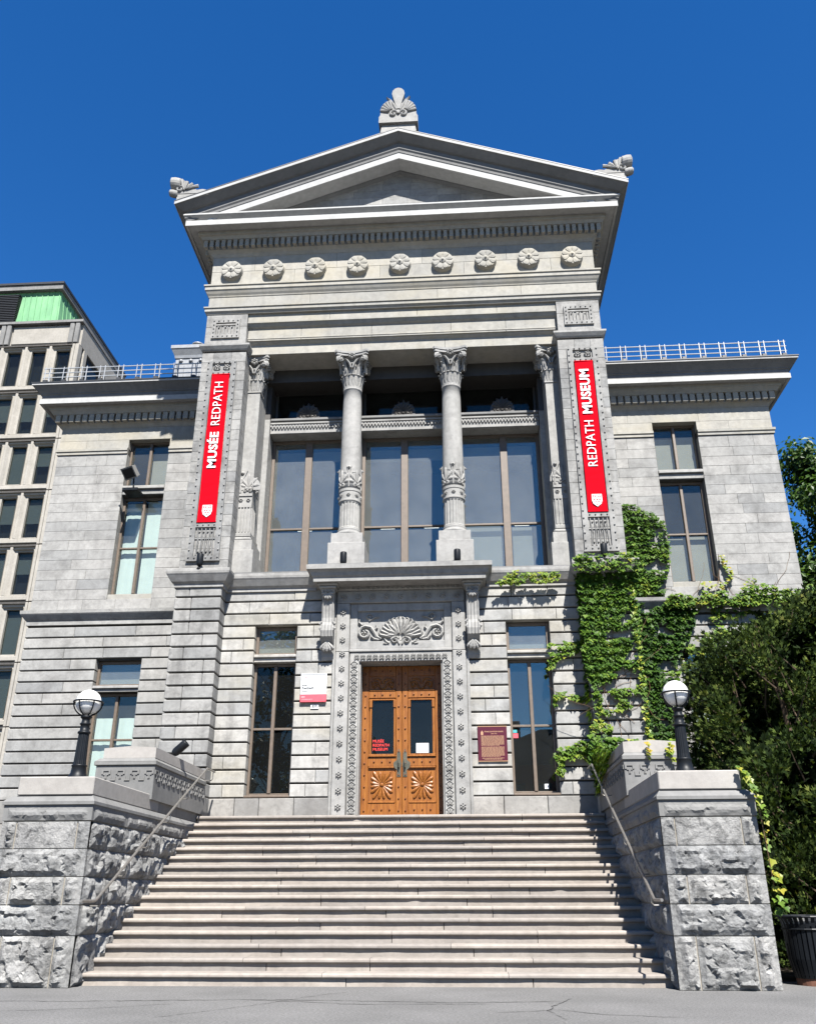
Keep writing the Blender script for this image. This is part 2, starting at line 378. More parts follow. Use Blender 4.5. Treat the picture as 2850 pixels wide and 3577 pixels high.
def courses(parent, mat, x0, x1, zs, yf, dep, ops, gap, vgap, c, lens, jit=.0, name='stone', seed=0):
    rnd = random.Random(seed)
    for k in range(len(zs)-1):
        z0, z1 = zs[k]+gap/2, zs[k+1]-gap/2; zm = (z0+z1)/2
        cuts = sorted([(o[0], o[1]) for o in ops if o[2] < zm < o[3]])
        segs = []; a = x0
        for o0, o1 in cuts:
            if o0 > a: segs.append((a, o0))
            a = max(a, o1)
        if a < x1: segs.append((a, x1))
        for s0, s1 in segs:
            L = s1-s0; want = rnd.uniform(*lens); n = max(1, round(L/want))
            if n == 1 and L > .55 and rnd.random() < .4: n = 2
            js = [s0]
            for i in range(1, n): js.append(s0+L*(i+(.22 if k % 2 else -.22)+rnd.uniform(-.12, .12))/n)
            js.append(s1)
            for i in range(n):
                a0 = js[i]+(vgap/2 if i else 0); a1 = js[i+1]-(vgap/2 if i < n-1 else 0)
                mm = mat if isinstance(mat, str) else mat(k)
                MB().stone(a0, a1, z0, z1, yf, dep, c, jit).build(name, mm, parent)
def rock(fr, u0, u1, v0, v1, amp, seed, mg=(.0, .0, .0, .0), step=.03, back=.12):
    # rock-faced stone: flat drafted margin mg=(left,right,bottom,top), rough middle
    mb = MB(); nu = max(5, int((u1-u0)/step)); nv = max(4, int((v1-v0)/step)); off = Vector((seed*7.3, seed*3.1, seed*1.7))
    def hgt(u, v):
        eu = min((u-u0-mg[0]), (u1-mg[1]-u)); ev = min((v-v0-mg[2]), (v1-mg[3]-v)); e = min(eu, ev)
        if e <= 0: return 0.
        k = min(1, e/.05)
        p = Vector((u*3.2, v*4.2, 0))+off
        dd, pts = noise.voronoi(Vector((p.x*1.25, p.y*1.25, off.z))); c = pts[0]; tl = noise.noise_vector(c*2.7); q3 = noise.noise(c*4.3)
        pl = .52+.42*q3+(tl.x*(p.x*1.25-c.x)+tl.y*(p.y*1.25-c.y))*1.15
        t = noise.fractal(p*1.6, 1.0, 2.0, 4); cr = dd[1]-dd[0]
        vv = pl+.26*t-.22*max(0, .07-cr)/.07
        return amp*k*max(.1, vv)
    for j in range(nv+1):
        for i in range(nu+1):
            u = u0+(u1-u0)*i/nu; v = v0+(v1-v0)*j/nv
            if 0 < i < nu: u += random.uniform(-.25, .25)*(u1-u0)/nu
            if 0 < j < nv: v += random.uniform(-.25, .25)*(v1-v0)/nv
            mb.v.append(fr(u, v, hgt(u, v)))
    w = nu+1
    for j in range(nv):
        for i in range(nu):
            a = j*w+i
            if random.random() < .5: mb.f += [(a, a+1, a+w+1), (a, a+w+1, a+w)]
            else: mb.f += [(a, a+1, a+w), (a+1, a+w+1, a+w)]
    ring = list(range(w))+[j*w+nu for j in range(1, nv+1)]+[nv*w+i for i in range(nu-1, -1, -1)]+[j*w for j in range(nv-1, 0, -1)]
    b0 = len(mb.v)
    for r in ring:
        i, j = r % w, r//w; mb.v.append(fr(u0+(u1-u0)*i/nu, v0+(v1-v0)*j/nv, -back))
    m = len(ring); mb.f += [(ring[i], ring[(i+1) % m], b0+(i+1) % m, b0+i) for i in range(m)]
    return mb
def text_mb(s, size, bold=0., mat4=None, depth=.004, align='CENTER', spacing=1.0):
    cu = bpy.data.curves.new('t', 'FONT'); cu.body = s; cu.size = size; cu.extrude = depth; cu.offset = bold
    cu.align_x = align; cu.align_y = 'CENTER'; cu.space_character = spacing; cu.resolution_u = 3
    ob = bpy.data.objects.new('t', cu); COL.objects.link(ob)
    dg = bpy.context.evaluated_depsgraph_get(); me = bpy.data.meshes.new_from_object(ob.evaluated_get(dg))
    mb = MB(); mb.v = [tuple(mat4 @ v.co) for v in me.vertices]; mb.f = [tuple(p.vertices) for p in me.polygons]
    bpy.data.objects.remove(ob); bpy.data.curves.remove(cu); bpy.data.meshes.remove(me); return mb
def wallm(x, y, z, rot=0):     # text in wall plane facing -y, rot = reading direction turned
    return Matrix.Translation((x, y, z)) @ Matrix.Rotation(R(90), 4, 'X') @ Matrix.Rotation(rot, 4, 'Z')

# ---------------------------------------------------------------- ground
def ground():
    g = MB(); g.add([(-300, -300, 0), (300, -300, 0), (300, 300, 0), (-300, 300, 0)], [(0, 1, 2, 3)])
    road = g.build('road', 'asphalt'); road['kind'] = 'structure'; road['label'] = 'worn grey asphalt in front of the stone steps'
    rnd = random.Random(3)
    def crack(pts, w):
        P = []
        for a, b in zip(pts[:-1], pts[1:]):
            n = max(2, int(math.hypot(b[0]-a[0], b[1]-a[1])/.09))
            P += [(a[0]+(b[0]-a[0])*i/n+rnd.uniform(-.025, .025), a[1]+(b[1]-a[1])*i/n+rnd.uniform(-.025, .025)) for i in range(n)]
        P.append(pts[-1]); m = MB()
        for i, (x, y) in enumerate(P):
            ww = w*rnd.uniform(.4, 1.3)*(.3 if i in (0, len(P)-1) else 1); m.v += [(x, y-ww, .004), (x, y+ww, .004)]
        m.f = [(2*i, 2*i+2, 2*i+3, 2*i+1) for i in range(len(P)-1)]
        m.build('crack', 'crack', road)
    crack([(-5, -6.35), (-3, -6.3), (-1.2, -6.05), (-.3, -6.1), (1, -6.25), (2.2, -6.1)], .010)
    crack([(-1.7, -7.6), (-1.0, -6.6), (-.75, -6.1), (-.5, -5.6), (-.2, -5.2)], .009)
    crack([(-1.2, -6.05), (-.7, -6.2), (0, -6.45), (1.5, -6.35)], .008)
    crack([(2.1, -7.6), (2.0, -6.9), (2.15, -6.3), (2.35, -5.8)], .014)
    crack([(2.05, -6.8), (2.5, -7.2), (3.2, -7.4)], .009)
    crack([(1.5, -7.1), (2.05, -6.9)], .008)
    crack([(5.2, -5.6), (6.2, -6.3), (7.5, -6.8)], .012)
    crack([(-4, -7.4), (-2.5, -6.9), (-1.9, -6.5)], .006)
    b = MB()
    for s_ in (-1, 1): b.cbox(s_*5.1, s_*40, -3.6, 2.9, -.2, .09, .03)
    for s_ in (-1, 1): b.cbox(s_*9.6, s_*40, 2.9, 30, -.2, .085, .03)
    tag(b.build('planting_bed', 'soil'), 'dark soil bed beside the museum walls', None, kind='structure')
ground()

# ---------------------------------------------------------------- museum
MUS = thing('museum_building', 'grey limestone museum with columned portico and triangular pediment above wide steps', 'museum', (0, .7, 0))
PF, PB, WL_Y, RW = .35, .30, 2.95, .70          # pier front, pier base front, wing wall, recessed wall
ZC = [2.78+.266*i for i in range(17)]
ZW = [z-.055 for z in ZC]
JW = .032

def window(parent, x0, x1, z0, z1, y, mx=(), bz=(), fw=.06, dep=.09, blind=None, glass='glass', mw=.07, curtain='blind', fmat='frame'):
    f = MB()
    f.cbox(x0, x0+fw, y, y+dep, z0, z1, .006); f.cbox(x1-fw, x1, y, y+dep, z0, z1, .006)
    f.cbox(x0+fw-.002, x1-fw+.002, y+.003, y+dep-.003, z0, z0+fw, .006); f.cbox(x0+fw-.002, x1-fw+.002, y+.003, y+dep-.003, z1-fw, z1, .006)
    w = f.build('window', fmat, parent)
    xs = [x0+fw]+[q for m in mx for q in (m-mw/2, m+mw/2)]+[x1-fw]
    for m in mx: MB().cbox(m-mw/2, m+mw/2, y-.012, y+dep, z0+fw-.002, z1-fw+.002, .008).build('mullion', 'frame', w)
    zs = [z0+fw]+[q for b in bz for q in (b-.022, b+.022)]+[z1-fw]
    for i in range(0, len(xs), 2):
        for b in bz: MB().cbox(xs[i]-.002, xs[i+1]+.002, y+.006, y+dep-.006, b-.022, b+.022, .005).build('glazing_bar', 'frame', w)
        for k in range(0, len(zs), 2):
            MB().box(xs[i]-.006, xs[i+1]+.006, y+.045, y+.051, zs[k]-.006, zs[k+1]+.006).build('pane', glass, w)
    if blind:
        for (bx0, bx1, b0, b1) in blind:
            n = 14; m = MB()
            for i in range(n+1):
                xx = bx0+(bx1-bx0)*i/n; yy = y+.16+(.012*noise.noise(Vector((xx*9, b0, 2))) if curtain == 'curtain' else 0)
                m.v += [(xx, yy, b0), (xx, yy, b1), (xx, yy+.01, b0), (xx, yy+.01, b1)]
            for i in range(n): a = 4*i; m.f += [(a, a+4, a+5, a+1), (a+2, a+3, a+7, a+6), (a, a+2, a+6, a+4), (a+1, a+5, a+7, a+3)]
            m.build('blind', curtain, w)
    return w
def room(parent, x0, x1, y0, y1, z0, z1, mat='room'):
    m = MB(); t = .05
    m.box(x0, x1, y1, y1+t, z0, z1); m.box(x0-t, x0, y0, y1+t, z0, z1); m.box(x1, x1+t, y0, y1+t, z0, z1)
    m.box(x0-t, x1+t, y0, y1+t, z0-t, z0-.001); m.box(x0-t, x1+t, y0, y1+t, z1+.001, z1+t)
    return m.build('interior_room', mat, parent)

def recess_and_piers():
    # lower recessed wall either side of the door
    for s_ in (-1, 1):
        a, b = (1.36, 3.76)
        lo, hi = (s_*a, s_*b) if s_ > 0 else (s_*b, s_*a)
        wo = sorted((s_*2.165, s_*3.06))
        ops = [(wo[0], wo[1], 2.82, 5.455), (wo[0], wo[1], 5.63, 6.245)]
        bk = wall_open(MB(), lo-(.2 if s_ < 0 else 0), hi+(.2 if s_ > 0 else 0), 0, 7.2, RW+.075, RW+.32, [(q[0]-.005, q[1]+.005, q[2]-.03, q[3]+.03) for q in ops]).build('wall_core', 'joint', MUS)
        courses(bk, 'rust', lo, hi, ZC, RW, .29, [(wo[0], wo[1], 2.7, 6.2)], JW, .006, .012, (.75, 1.1), .003, seed=5+s_)
        courses(bk, 'old', lo, hi, [2.36, 2.775], RW-.03, .29, [], .008, .01, .012, (.6, .9), .004, seed=9+s_)
        # stone transom and window
        tr = MB(); tr.cbox(wo[0]+.004, wo[1]-.004, RW+.06, RW+.27, 5.47, 5.56, .01); tr.cbox(wo[0]+.003, wo[1]-.003, RW+.01, RW+.28, 5.56, 5.625, .012)
        tr.build('window_transom', 'rust', bk)
        MB().cbox(wo[0]+.003, wo[1]-.003, RW+.0, RW+.3, 2.785, 2.83, .01).build('window_sill', 'frame', bk)
        xm = s_*2.613
        window(MUS, wo[0]+.005, wo[1]-.005, 2.832, 5.462, RW+.20, (xm,), (4.13,), .05, glass='glassdark' if s_ < 0 else 'glasslow')
        window(MUS, wo[0]+.005, wo[1]-.005, 5.628, 6.242, RW+.17, (), (), .06, blind=[(wo[0]+.05, wo[1]-.05, 5.65, 5.86)])
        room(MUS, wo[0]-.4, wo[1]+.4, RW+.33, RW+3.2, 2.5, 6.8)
    # pier bases
    for s_ in (-1, 1):
        p = MB().box(s_*3.80, s_*4.66, PB+.075, WL_Y+.1, 0, 7.0).build('pier_base', 'joint', MUS)
        rnd = random.Random(21+s_)
        for k in range(16):
            z0, z1 = ZC[k]+JW/2, ZC[k+1]-JW/2
            j = rnd.choice((3.98, 4.42, 4.05, 4.36))
            for a, b in ((3.735, j-.003), (j+.003, 4.715)):
                MB().cbox(s_*a, s_*b, PB, WL_Y if False else RW+.35, z0, z1, .014).build('stone', 'pier', p)
        for (z0, z1) in ((0.1, .6), (.61, 1.1), (1.11, 1.6), (1.61, 2.1), (2.11, 2.77)): MB().cbox(s_*3.72, s_*4.73, PB-.02, RW+.4, z0, z1, .01).build('stone', 'old', p)
        MB().box(s_*3.745, s_*4.705, RW+.36, WL_Y+.05, 2.5, 7.0).build('pier_side', 'pier', p)
    # string course / sill cornice running along recess, around piers
    for s_ in (-1, 1):
        path = [(s_*1.80, RW), (s_*3.735, RW), (s_*3.735, PB), (s_*4.715, PB), (s_*4.715, WL_Y)]
        prof = [(-.25, 6.98), (.035, 6.98), (.035, 7.045), (.05, 7.06), (.09, 7.09), (.16, 7.21), (.18, 7.24), (.19, 7.285), (.19, 7.335), (.18, 7.345), (-.25, 7.37)]
        # cover the pieces: main run
        MB().sweep(path, prof, 1 if s_ > 0 else -1).build('string_course', 'stone', MUS)
        MB().box(s_*1.85, s_*3.8, RW-.185, 2.1, 7.30, 7.372).build('sill_slab', 'capdark', MUS)
recess_and_piers()

def pier_upper():
    for s_ in (-1, 1):
        p = MB().box(s_*3.71, s_*4.68, PF+.03, WL_Y+.1, 7.3, 14.0).build('pier', 'joint', MUS)
        zs = [7.345+.2635*i for i in range(22)]; rnd = random.Random(77+s_)
        for k in range(21):
            z0, z1 = zs[k], min(zs[k+1], 12.95)
            js = [3.66, 3.66+rnd.uniform(.25, .42), 4.715-rnd.uniform(.25, .42), 4.715]
            if k % 2: js = [3.66, rnd.uniform(4.05, 4.3), 4.715]
            for a, b in zip(js[:-1], js[1:]): MB().cbox(s_*a+.0015*s_, s_*b-.0015*s_, PF, RW+.4, z0+.002, z1-.002, .004).build('stone', 'pier', p)
        MB().box(s_*3.675, s_*4.70, RW+.41, WL_Y+8, 7.3, 13.0).build('pier_side', 'stone', p)
        # upper block of the pier
        MB().cbox(s_*3.70, s_*4.70, PF, 1.2, 13.08, 13.62, .005).build('stone', 'pier', p); MB().cbox(s_*3.70, s_*4.70, PF+.002, 1.2, 13.625, 14.06, .005).build('stone', 'pier', p)
        MB().sweep([(s_*3.66, 1.3), (s_*3.66, PF), (s_*4.715, PF), (s_*4.715, WL_Y+1)], [(-.05, 12.93), (.005, 12.93), (.03, 12.96), (.075, 13.03), (.08, 13.04), (.08, 13.085), (-.05, 13.10)], 1 if s_ > 0 else -1).build('pier_moulding', 'stone', p)
        # tall carved panel
        cx = s_*4.205; f = FR(PF, 1, cx, 0); hw = .345
        m = MB()
        m.fbox(f, -hw, -hw+.12, 7.60, 12.62, -.01, .045); m.fbox(f, hw-.12, hw, 7.60, 12.62, -.01, .045)
        m.fbox(f, -hw+.12, hw-.12, 12.56, 12.62, -.01, .0447); m.fbox(f, -hw+.12, hw-.12, 12.24, 12.34, -.01, .0447)
        m.fbox(f, -hw+.12, hw-.12, 8.36, 8.47, -.01, .0447); m.fbox(f, -hw+.12, hw-.12, 7.60, 7.70, -.01, .0447)
        m.fbox(f, -hw-.02, hw+.02, 7.575, 7.602, -.01, .06)
        pan = m.build('carved_panel', 'pier', p)
        d = MB()
        for i in range(30):
            v = 7.66+i*(12.58-7.66)/29
            for u in (-hw+.03, hw-.03): d.dome(f, u, v, .021, .026, 6, .045)
        for v in (12.59, 12.29, 8.415, 7.65):
            for i in range(4): d.dome(f, -hw+.16+i*(2*hw-.32)/3, v, .019, .026, 6, .045)
        d.build('stud', 'pier', pan, kind='stuff')
        for u in (-.115, .115): rosette_mb(f, u, 12.45, .085, .05, 7).build('flower_boss', 'carve', pan)
        fl = MB()
        for i in range(5):
            u = -.18+i*.09; fl.leaf(f, [(u, 8.34), (u*.9, 8.05), (u*1.0, 7.72)], [.016, .012, .016], .035)
        for i in range(4):
            u = -.135+i*.09; fl.leaf(f, [(u-.045, 8.34), (u, 8.0), (u-.03, 7.72)], .007, .03); fl.dome(f, u, 8.26, .022, .035, 6); fl.dome(f, u, 7.80, .022, .035, 6)
        fl.fbox(f, -hw+.12, hw-.12, 8.09, 8.115, -.01, .022)
        fl.build('reeding', 'pier', pan)
        # small fret panel
        m = MB(); hw2 = .34; z0, z1 = 13.28, 13.82
        m.fbox(f, -hw2, -hw2+.1, z0, z1, -.01, .04); m.fbox(f, hw2-.1, hw2, z0, z1, -.01, .04)
        m.fbox(f, -hw2+.1, hw2-.1, z1-.1, z1, -.01, .0398); m.fbox(f, -hw2+.1, hw2-.1, z0, z0+.1, -.01, .0398)
        m.fbox(f, -hw2+.1, hw2-.1, z1-.17, z1-.13, -.01, .025)
        sp = m.build('fret_panel', 'pier', p)
        k_ = MB()
        for i in range(6):
            u = -.20+i*.08; k_.fbox(f, u-.012, u+.012, 13.39, 13.62, -.01, .03)
            k_.fbox(f, u+.012, u+.045, *((13.39, 13.42) if i % 2 else (13.59, 13.62)), -.01, .0298)
        for i in range(6):
            for v in (z0+.05, z1-.05): k_.dome(f, -hw2+.05+i*(2*hw2-.1)/5, v, .018, .025, 6, .04)
        for i in range(3):
            for u in (-hw2+.05, hw2-.05): k_.dome(f, u, z0+.16+i*.11, .018, .025, 6, .04)
        k_.build('fret', 'pier', sp, kind='stuff')
pier_upper()

def entablature():
    H = 4.70
    U = [(-H, 14), (-H, PF), (H, PF), (H, 14)]
    core = MB().box(-H+.03, H-.03, PF+.03, 9, 14.02, 16.3).box(-H+.04, H-.04, .9, 9, 13.06, 14.0).build('entablature', 'joint', MUS)
    # side walls of the tall front block
    for s_ in (-1, 1): MB().box(s_*(H-.02), s_*H, PF+.25, 14, 13.0, 15.75).build('side_wall', 'stone', MUS)
    js = [-4.7, -3.1, -1.45, .35, 2.2, 3.6, 4.7]
    def band(z0, z1, js, dy=0, name='stone', mat='ent', x=H):
        for a, b in zip(js[:-1], js[1:]): MB().cbox(a+.002, b-.002, PF+dy, PF+.4, z0, z1, .004).build(name, mat, core)
    band(14.80, 15.27, [-4.70, -2.62, -.5, 1.56, 3.66, 4.70]); band(15.274, 15.74, [-4.70, -3.63, -1.58, .53, 2.6, 4.70])
    band(14.10, 14.80, [-4.70, -2.2, .9, 2.9, 4.70], .001)
    M1 = [(-.05, 14.50), (.012, 14.50), (.02, 14.53), (.05, 14.58), (.085, 14.66), (.10, 14.67), (.10, 14.765), (.125, 14.775), (.125, 14.815), (-.05, 14.84)]
    MB().sweep(U, M1, 1).build('string_moulding', 'ent', core)
    M2 = [(-.05, 13.98), (.01, 13.98), (.03, 14.02), (.06, 14.05), (.06, 14.13), (.085, 14.14), (.085, 14.175), (-.05, 14.20)]
    MB().sweep(U, M2, 1).build('string_moulding', 'ent', core)
    # architrave fasciae between the piers
    X = 3.695
    for (z0, z1, y, jj) in ((13.76, 14.0, .40, [-X, -1.7, .4, 2.3, X]), (13.28, 13.60, .50, [-X, -2.4, -.7, 1.2, 2.5, X]), (12.95, 13.20, .60, [-X, -.95, 1.05, X])):
        for a, b in zip(jj[:-1], jj[1:]): MB().cbox(a+.002, b-.002, y, 1.35, z0, z1+.09, .006).build('fascia_stone', 'ent', core)
    for (z0, y) in ((13.60, .40), (13.20, .50)):
        m = MB(); m.prism([(-X, y+.12, z0+.0), (-X, y+.10, z0+.012), (-X, y+.05, z0+.05), (-X, y+.006, z0+.12), (-X, y-.012, z0+.13), (-X, y-.012, z0+.165), (-X, y+.12, z0+.165)], (2*X, 0, 0)); m.build('architrave_moulding', 'ent', core)
    # frieze rosettes
    f0 = FR(PF, 1, 0, 15.25); m = MB(); n = 40
    m.dome(f0, 0, 0, .275, .13, 28, 0, .93)
    base = m.build('rosette', 'ent', core)
    pet = MB()
    for i in range(8): petal(pet, f0, 0, 0, 2*math.pi*(i+.5)/8, .165, .088, .022, .122, .09)
    pet.dome(f0, 0, 0, .085, .045, 12, .122); pet.dome(f0, 0, 0, .04, .07, 8, .122)
    pt = pet.build('petal_ring', 'ent', base)
    ob, op = WL[base.name].copy(), WL[pt.name].copy()
    for i in range(9):
        x = -4.18+i*1.0445
        if i == 0:
            base.location = Vector((x, ob.y, ob.z))-WL[core.name]; WL[base.name] = Vector((x, ob.y, ob.z)); pt.location = op-ob
        else:
            b2 = at(base, (x, ob.y, ob.z), core); at(pt, (x+op.x, op.y, op.z), b2)
    # horizontal cornice
    P = [(-.05, 15.725), (.01, 15.725), (.02, 15.75), (.05, 15.80), (.11, 15.85), (.13, 15.86), (.13, 16.09), (.24, 16.095), (.25, 16.12), (.29, 16.17), (.33, 16.185), (.33, 16.235), (.60, 16.20), (.602, 16.27)]
    MB().sweep(U, [(-.05, 15.725), (.01, 15.725), (.02, 15.75), (.05, 15.80), (.11, 15.85), (.13, 15.86), (.13, 16.09), (.25, 16.095), (.26, 16.12), (.29, 16.17), (.34, 16.185), (.34, 16.29), (-.05, 16.29)], 1).build('bed_moulding', 'ent', core)
    MB().sweep(U, [(-.05, 16.295), (.36, 16.295), (.54, 16.295), (.55, 16.265), (.60, 16.265), (.60, 16.415), (-.05, 16.415)], 1).build('corona', 'coronaw', core)
    MB().sweep([(-H, 1.0), (-H, PF), (H, PF), (H, 1.0)], [(-.05, 16.42), (.55, 16.42), (.55, 16.47), (.585, 16.495), (.65, 16.54), (.66, 16.548), (.66, 16.59), (-.05, 16.62)], 1).build('crown_fillet', 'coronaw', core)
    # dentils
    dm = MB().cbox(-.047, .047, PF-.245, PF-.13, 15.875, 16.088, .006)
    d0 = None; n = 66
    for i in range(n):
        x = -4.86+i*(9.72/(n-1))
        if d0 is None: d0 = dm.build('dentil', 'ent', core); base_l = WL[d0.name].copy(); d0.location = Vector((x, base_l.y, base_l.z))-WL[core.name]
        else: at(d0, (x, base_l.y, base_l.z), core)
    for s_ in (-1, 1):
        for i in range(20): 
            MB().cbox(s_*(H+.13), s_*(H+.245), PF+.05+i*.15, PF+.145+i*.15, 15.875, 16.088, .006).build('dentil', 'ent', core)
    # pediment
    ped = MB().prism([(-4.6, .35, 16.4), (4.6, .35, 16.4), (0, .35, 18.3)], (0, .3, 0)).build('pediment', 'joint', MUS)
    zs = [16.5+.225*i for i in range(9)]; rnd = random.Random(4)
    for k in range(8):
        z0, z1 = zs[k], zs[k+1]; hw = (18.27-z0)/.373; x = -hw-rnd.uniform(0, .4)
        while x < hw:
            L = rnd.uniform(.55, .85); a, b = max(x, -hw), min(x+L, hw)
            if b-a > .05:
                zt = lambda q, z: min(z, 18.27-.373*abs(q))
                MB().prism([(a+.003, .30, z0+.003), (b-.003, .30, z0+.003), (b-.003, .30, max(z0+.004, zt(b, z1-.003))), (a+.003, .30, max(z0+.004, zt(a, z1-.003)))], (0, .1, 0)).build('stone', 'stone', ped)
            x += L
    SL, ZT = .373, 18.91
    def rake(prof, name, mat, xend=None, back=None):
        k = len(prof); V = []; xs = []
        for s_ in (-1, 1):
            m = MB()
            r0 = [(0, PF-d, ZT+dz) for d, dz in prof]
            if back is None: rows = [r0, [(s_*xend, PF-d, ZT-SL*xend+dz) for d, dz in prof]]
            else: rows = [r0, [(s_*(H+d), PF-d, ZT-SL*(H+d)+dz) for d, dz in prof], [(s_*(H+d), back, ZT-SL*(H+d)+dz) for d, dz in prof]]
            m.v = [p for r in rows for p in r]
            for i in range(len(rows)-1): m.f += [(i*k+j, (i+1)*k+j, (i+1)*k+(j+1) % k, i*k+(j+1) % k) for j in range(k)]
            m.f.append(tuple(range((len(rows)-1)*k, len(rows)*k))); m.build(name, mat, ped)
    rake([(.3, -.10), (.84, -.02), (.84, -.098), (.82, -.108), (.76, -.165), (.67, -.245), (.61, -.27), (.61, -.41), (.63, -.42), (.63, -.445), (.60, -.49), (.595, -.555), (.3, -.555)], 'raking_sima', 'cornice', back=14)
    rake([(.84, -.012), (.855, -.012), (.855, -.095), (.84, -.097)], 'lit_fillet', 'coronaw', back=14)  # pale colour stands for sun on the edge of the sima
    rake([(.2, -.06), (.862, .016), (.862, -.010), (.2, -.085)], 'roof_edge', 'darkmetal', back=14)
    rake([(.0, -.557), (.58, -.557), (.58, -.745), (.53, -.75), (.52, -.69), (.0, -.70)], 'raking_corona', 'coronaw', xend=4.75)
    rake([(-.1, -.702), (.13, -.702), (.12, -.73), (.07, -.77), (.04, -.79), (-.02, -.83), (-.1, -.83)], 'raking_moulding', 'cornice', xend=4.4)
    # roof
    rf = MB()
    for s_ in (-1, 1):
        rf.add([(0, -.45, 18.87), (s_*5.4, -.45, 18.87-SL*5.4), (s_*5.4, 14, 18.87-SL*5.4), (0, 14, 18.87), (0, -.45, 18.80), (s_*5.4, -.45, 18.80-SL*5.4), (s_*5.4, 14, 18.80-SL*5.4), (0, 14, 18.80)],
               [(0, 1, 2, 3), (4, 5, 6, 7), (0, 1, 5, 4), (1, 2, 6, 5), (2, 3, 7, 6)])
    rf.build('roof', 'darkmetal', MUS)
    MB().prism([(-4.6, 13.7, 7), (4.6, 13.7, 7), (4.6, 13.7, 17), (0, 13.7, 18.7), (-4.6, 13.7, 17)], (0, .25, 0)).build('gable_wall', 'stone', MUS)
    # ridge acroterion
    y = -.42; f = FR(y, 1, 0, 0)
    a = MB(); a.add([(-.46, y-.03, 18.84), (.46, y-.03, 18.84), (.42, y+.0, 19.12), (-.42, y+.0, 19.12), (-.46, y+.5, 18.7), (.46, y+.5, 18.7), (.42, y+.45, 19.12), (-.42, y+.45, 19.12)], [(0, 1, 2, 3), (4, 5, 6, 7), (0, 1, 5, 4), (1, 2, 6, 5), (2, 3, 7, 6), (3, 0, 4, 7)])
    a.box(-.50, .50, y-.08, y+.5, 19.12, 19.22)
    ac = a.build('acroterion', 'carve', MUS)
    outl = [(-.50, 19.22), (.50, 19.22), (.50, 19.33), (.46, 19.42), (.465, 19.55), (.43, 19.70), (.36, 19.82), (.26, 19.90), (.12, 19.80), (-.12, 19.80), (-.26, 19.90), (-.36, 19.82), (-.43, 19.70), (-.465, 19.55), (-.46, 19.42), (-.50, 19.33)]
    a = MB(); a.fpoly(f, outl, -.28, .06); a.build('carved_shell', 'carve', ac)
    a = MB()
    for s_ in (-1, 1):
        for i in range(5):
            an = R(14+i*15); c_, sn = math.cos(an), math.sin(an)
            a.leaf(f, [(s_*(.13+c_*.12), 19.46+sn*.12), (s_*(.13+c_*.23), 19.46+sn*.27), (s_*(.13+c_*.335), 19.46+sn*.42)], [.02, .036, .048], .05, .06)
        a.leaf(f, [(s_*.05, 19.58), (s_*.12, 19.74), (s_*.20, 19.90), (s_*.30, 20.02)], [.04, .045, .04, .012], .07, .02)
    volute_pair(a, f, 0, 19.42, .12, .035, .05, .06)
    a.fpoly(f, [(-.035, 19.60), (.035, 19.60), (.13, 19.98), (.165, 20.12), (.145, 20.23), (.08, 20.31), (0, 20.335), (-.08, 20.31), (-.145, 20.23), (-.165, 20.12), (-.13, 19.98)], -.12, .08)
    a.build('palmette', 'carve', ac)
    # corner acroteria: half palmettes with a big scroll turned outwards
    for s_ in (-1, 1):
        y = -.44; f = FR(y, s_, 0, 0); zb = 16.93
        a = MB(); a.fpoly(f, [(4.72, zb+.10), (5.52, zb-.14), (5.52, zb+.13), (4.95, zb+.14)], -.4, .05); ca = a.build('acroterion', 'carve', MUS)
        a = MB(); a.fpoly(f, [(4.75, zb+.14), (5.56, zb+.14), (5.54, zb+.52), (5.44, zb+.60), (5.34, zb+.55), (5.28, zb+.46), (5.2, zb+.44), (5.14, zb+.32), (5.02, zb+.24), (4.9, zb+.26), (4.80, zb+.24)], -.12, .06)
        for i in range(4): a.leaf(f, [(5.36-i*.03, zb+.26), (5.40-i*.09, zb+.42-i*.03), (5.44-i*.15, zb+.58-i*.075)], [.02, .04, .05], .05, .06)
        a.leaf(f, [(p[0], p[1]) for p in spiral(5.45, zb+.27, .11, .03, R(200), R(-220))], .03, .05, .06); a.build('carved_shell', 'carve', ca)
        a = MB(); n = 18
        for (xa, xb, cy, cz, r) in ((5.45, 5.70, y+.02, zb+.47, .185), (5.50, 5.70, y-.02, zb+.15, .10)):
            o = len(a.v)
            for xx, rr, dy in ((xa, r*.82, 0), (xa+.02, r, 0), ((xa+xb)/2, r*1.04, -.03), (xb-.03, r*.95, -.05), (xb, r*.7, -.05)): a.v += [(s_*xx, cy+dy+rr*math.cos(2*math.pi*i/n), cz+rr*math.sin(2*math.pi*i/n)) for i in range(n)]
            for k in range(4): a.f += [(o+k*n+i, o+k*n+(i+1) % n, o+k*n+n+(i+1) % n, o+k*n+n+i) for i in range(n)]
            a.f += [tuple(o+i for i in range(n)), tuple(o+4*n+i for i in range(n))]
        a.build('scroll', 'carve', ca)
entablature()

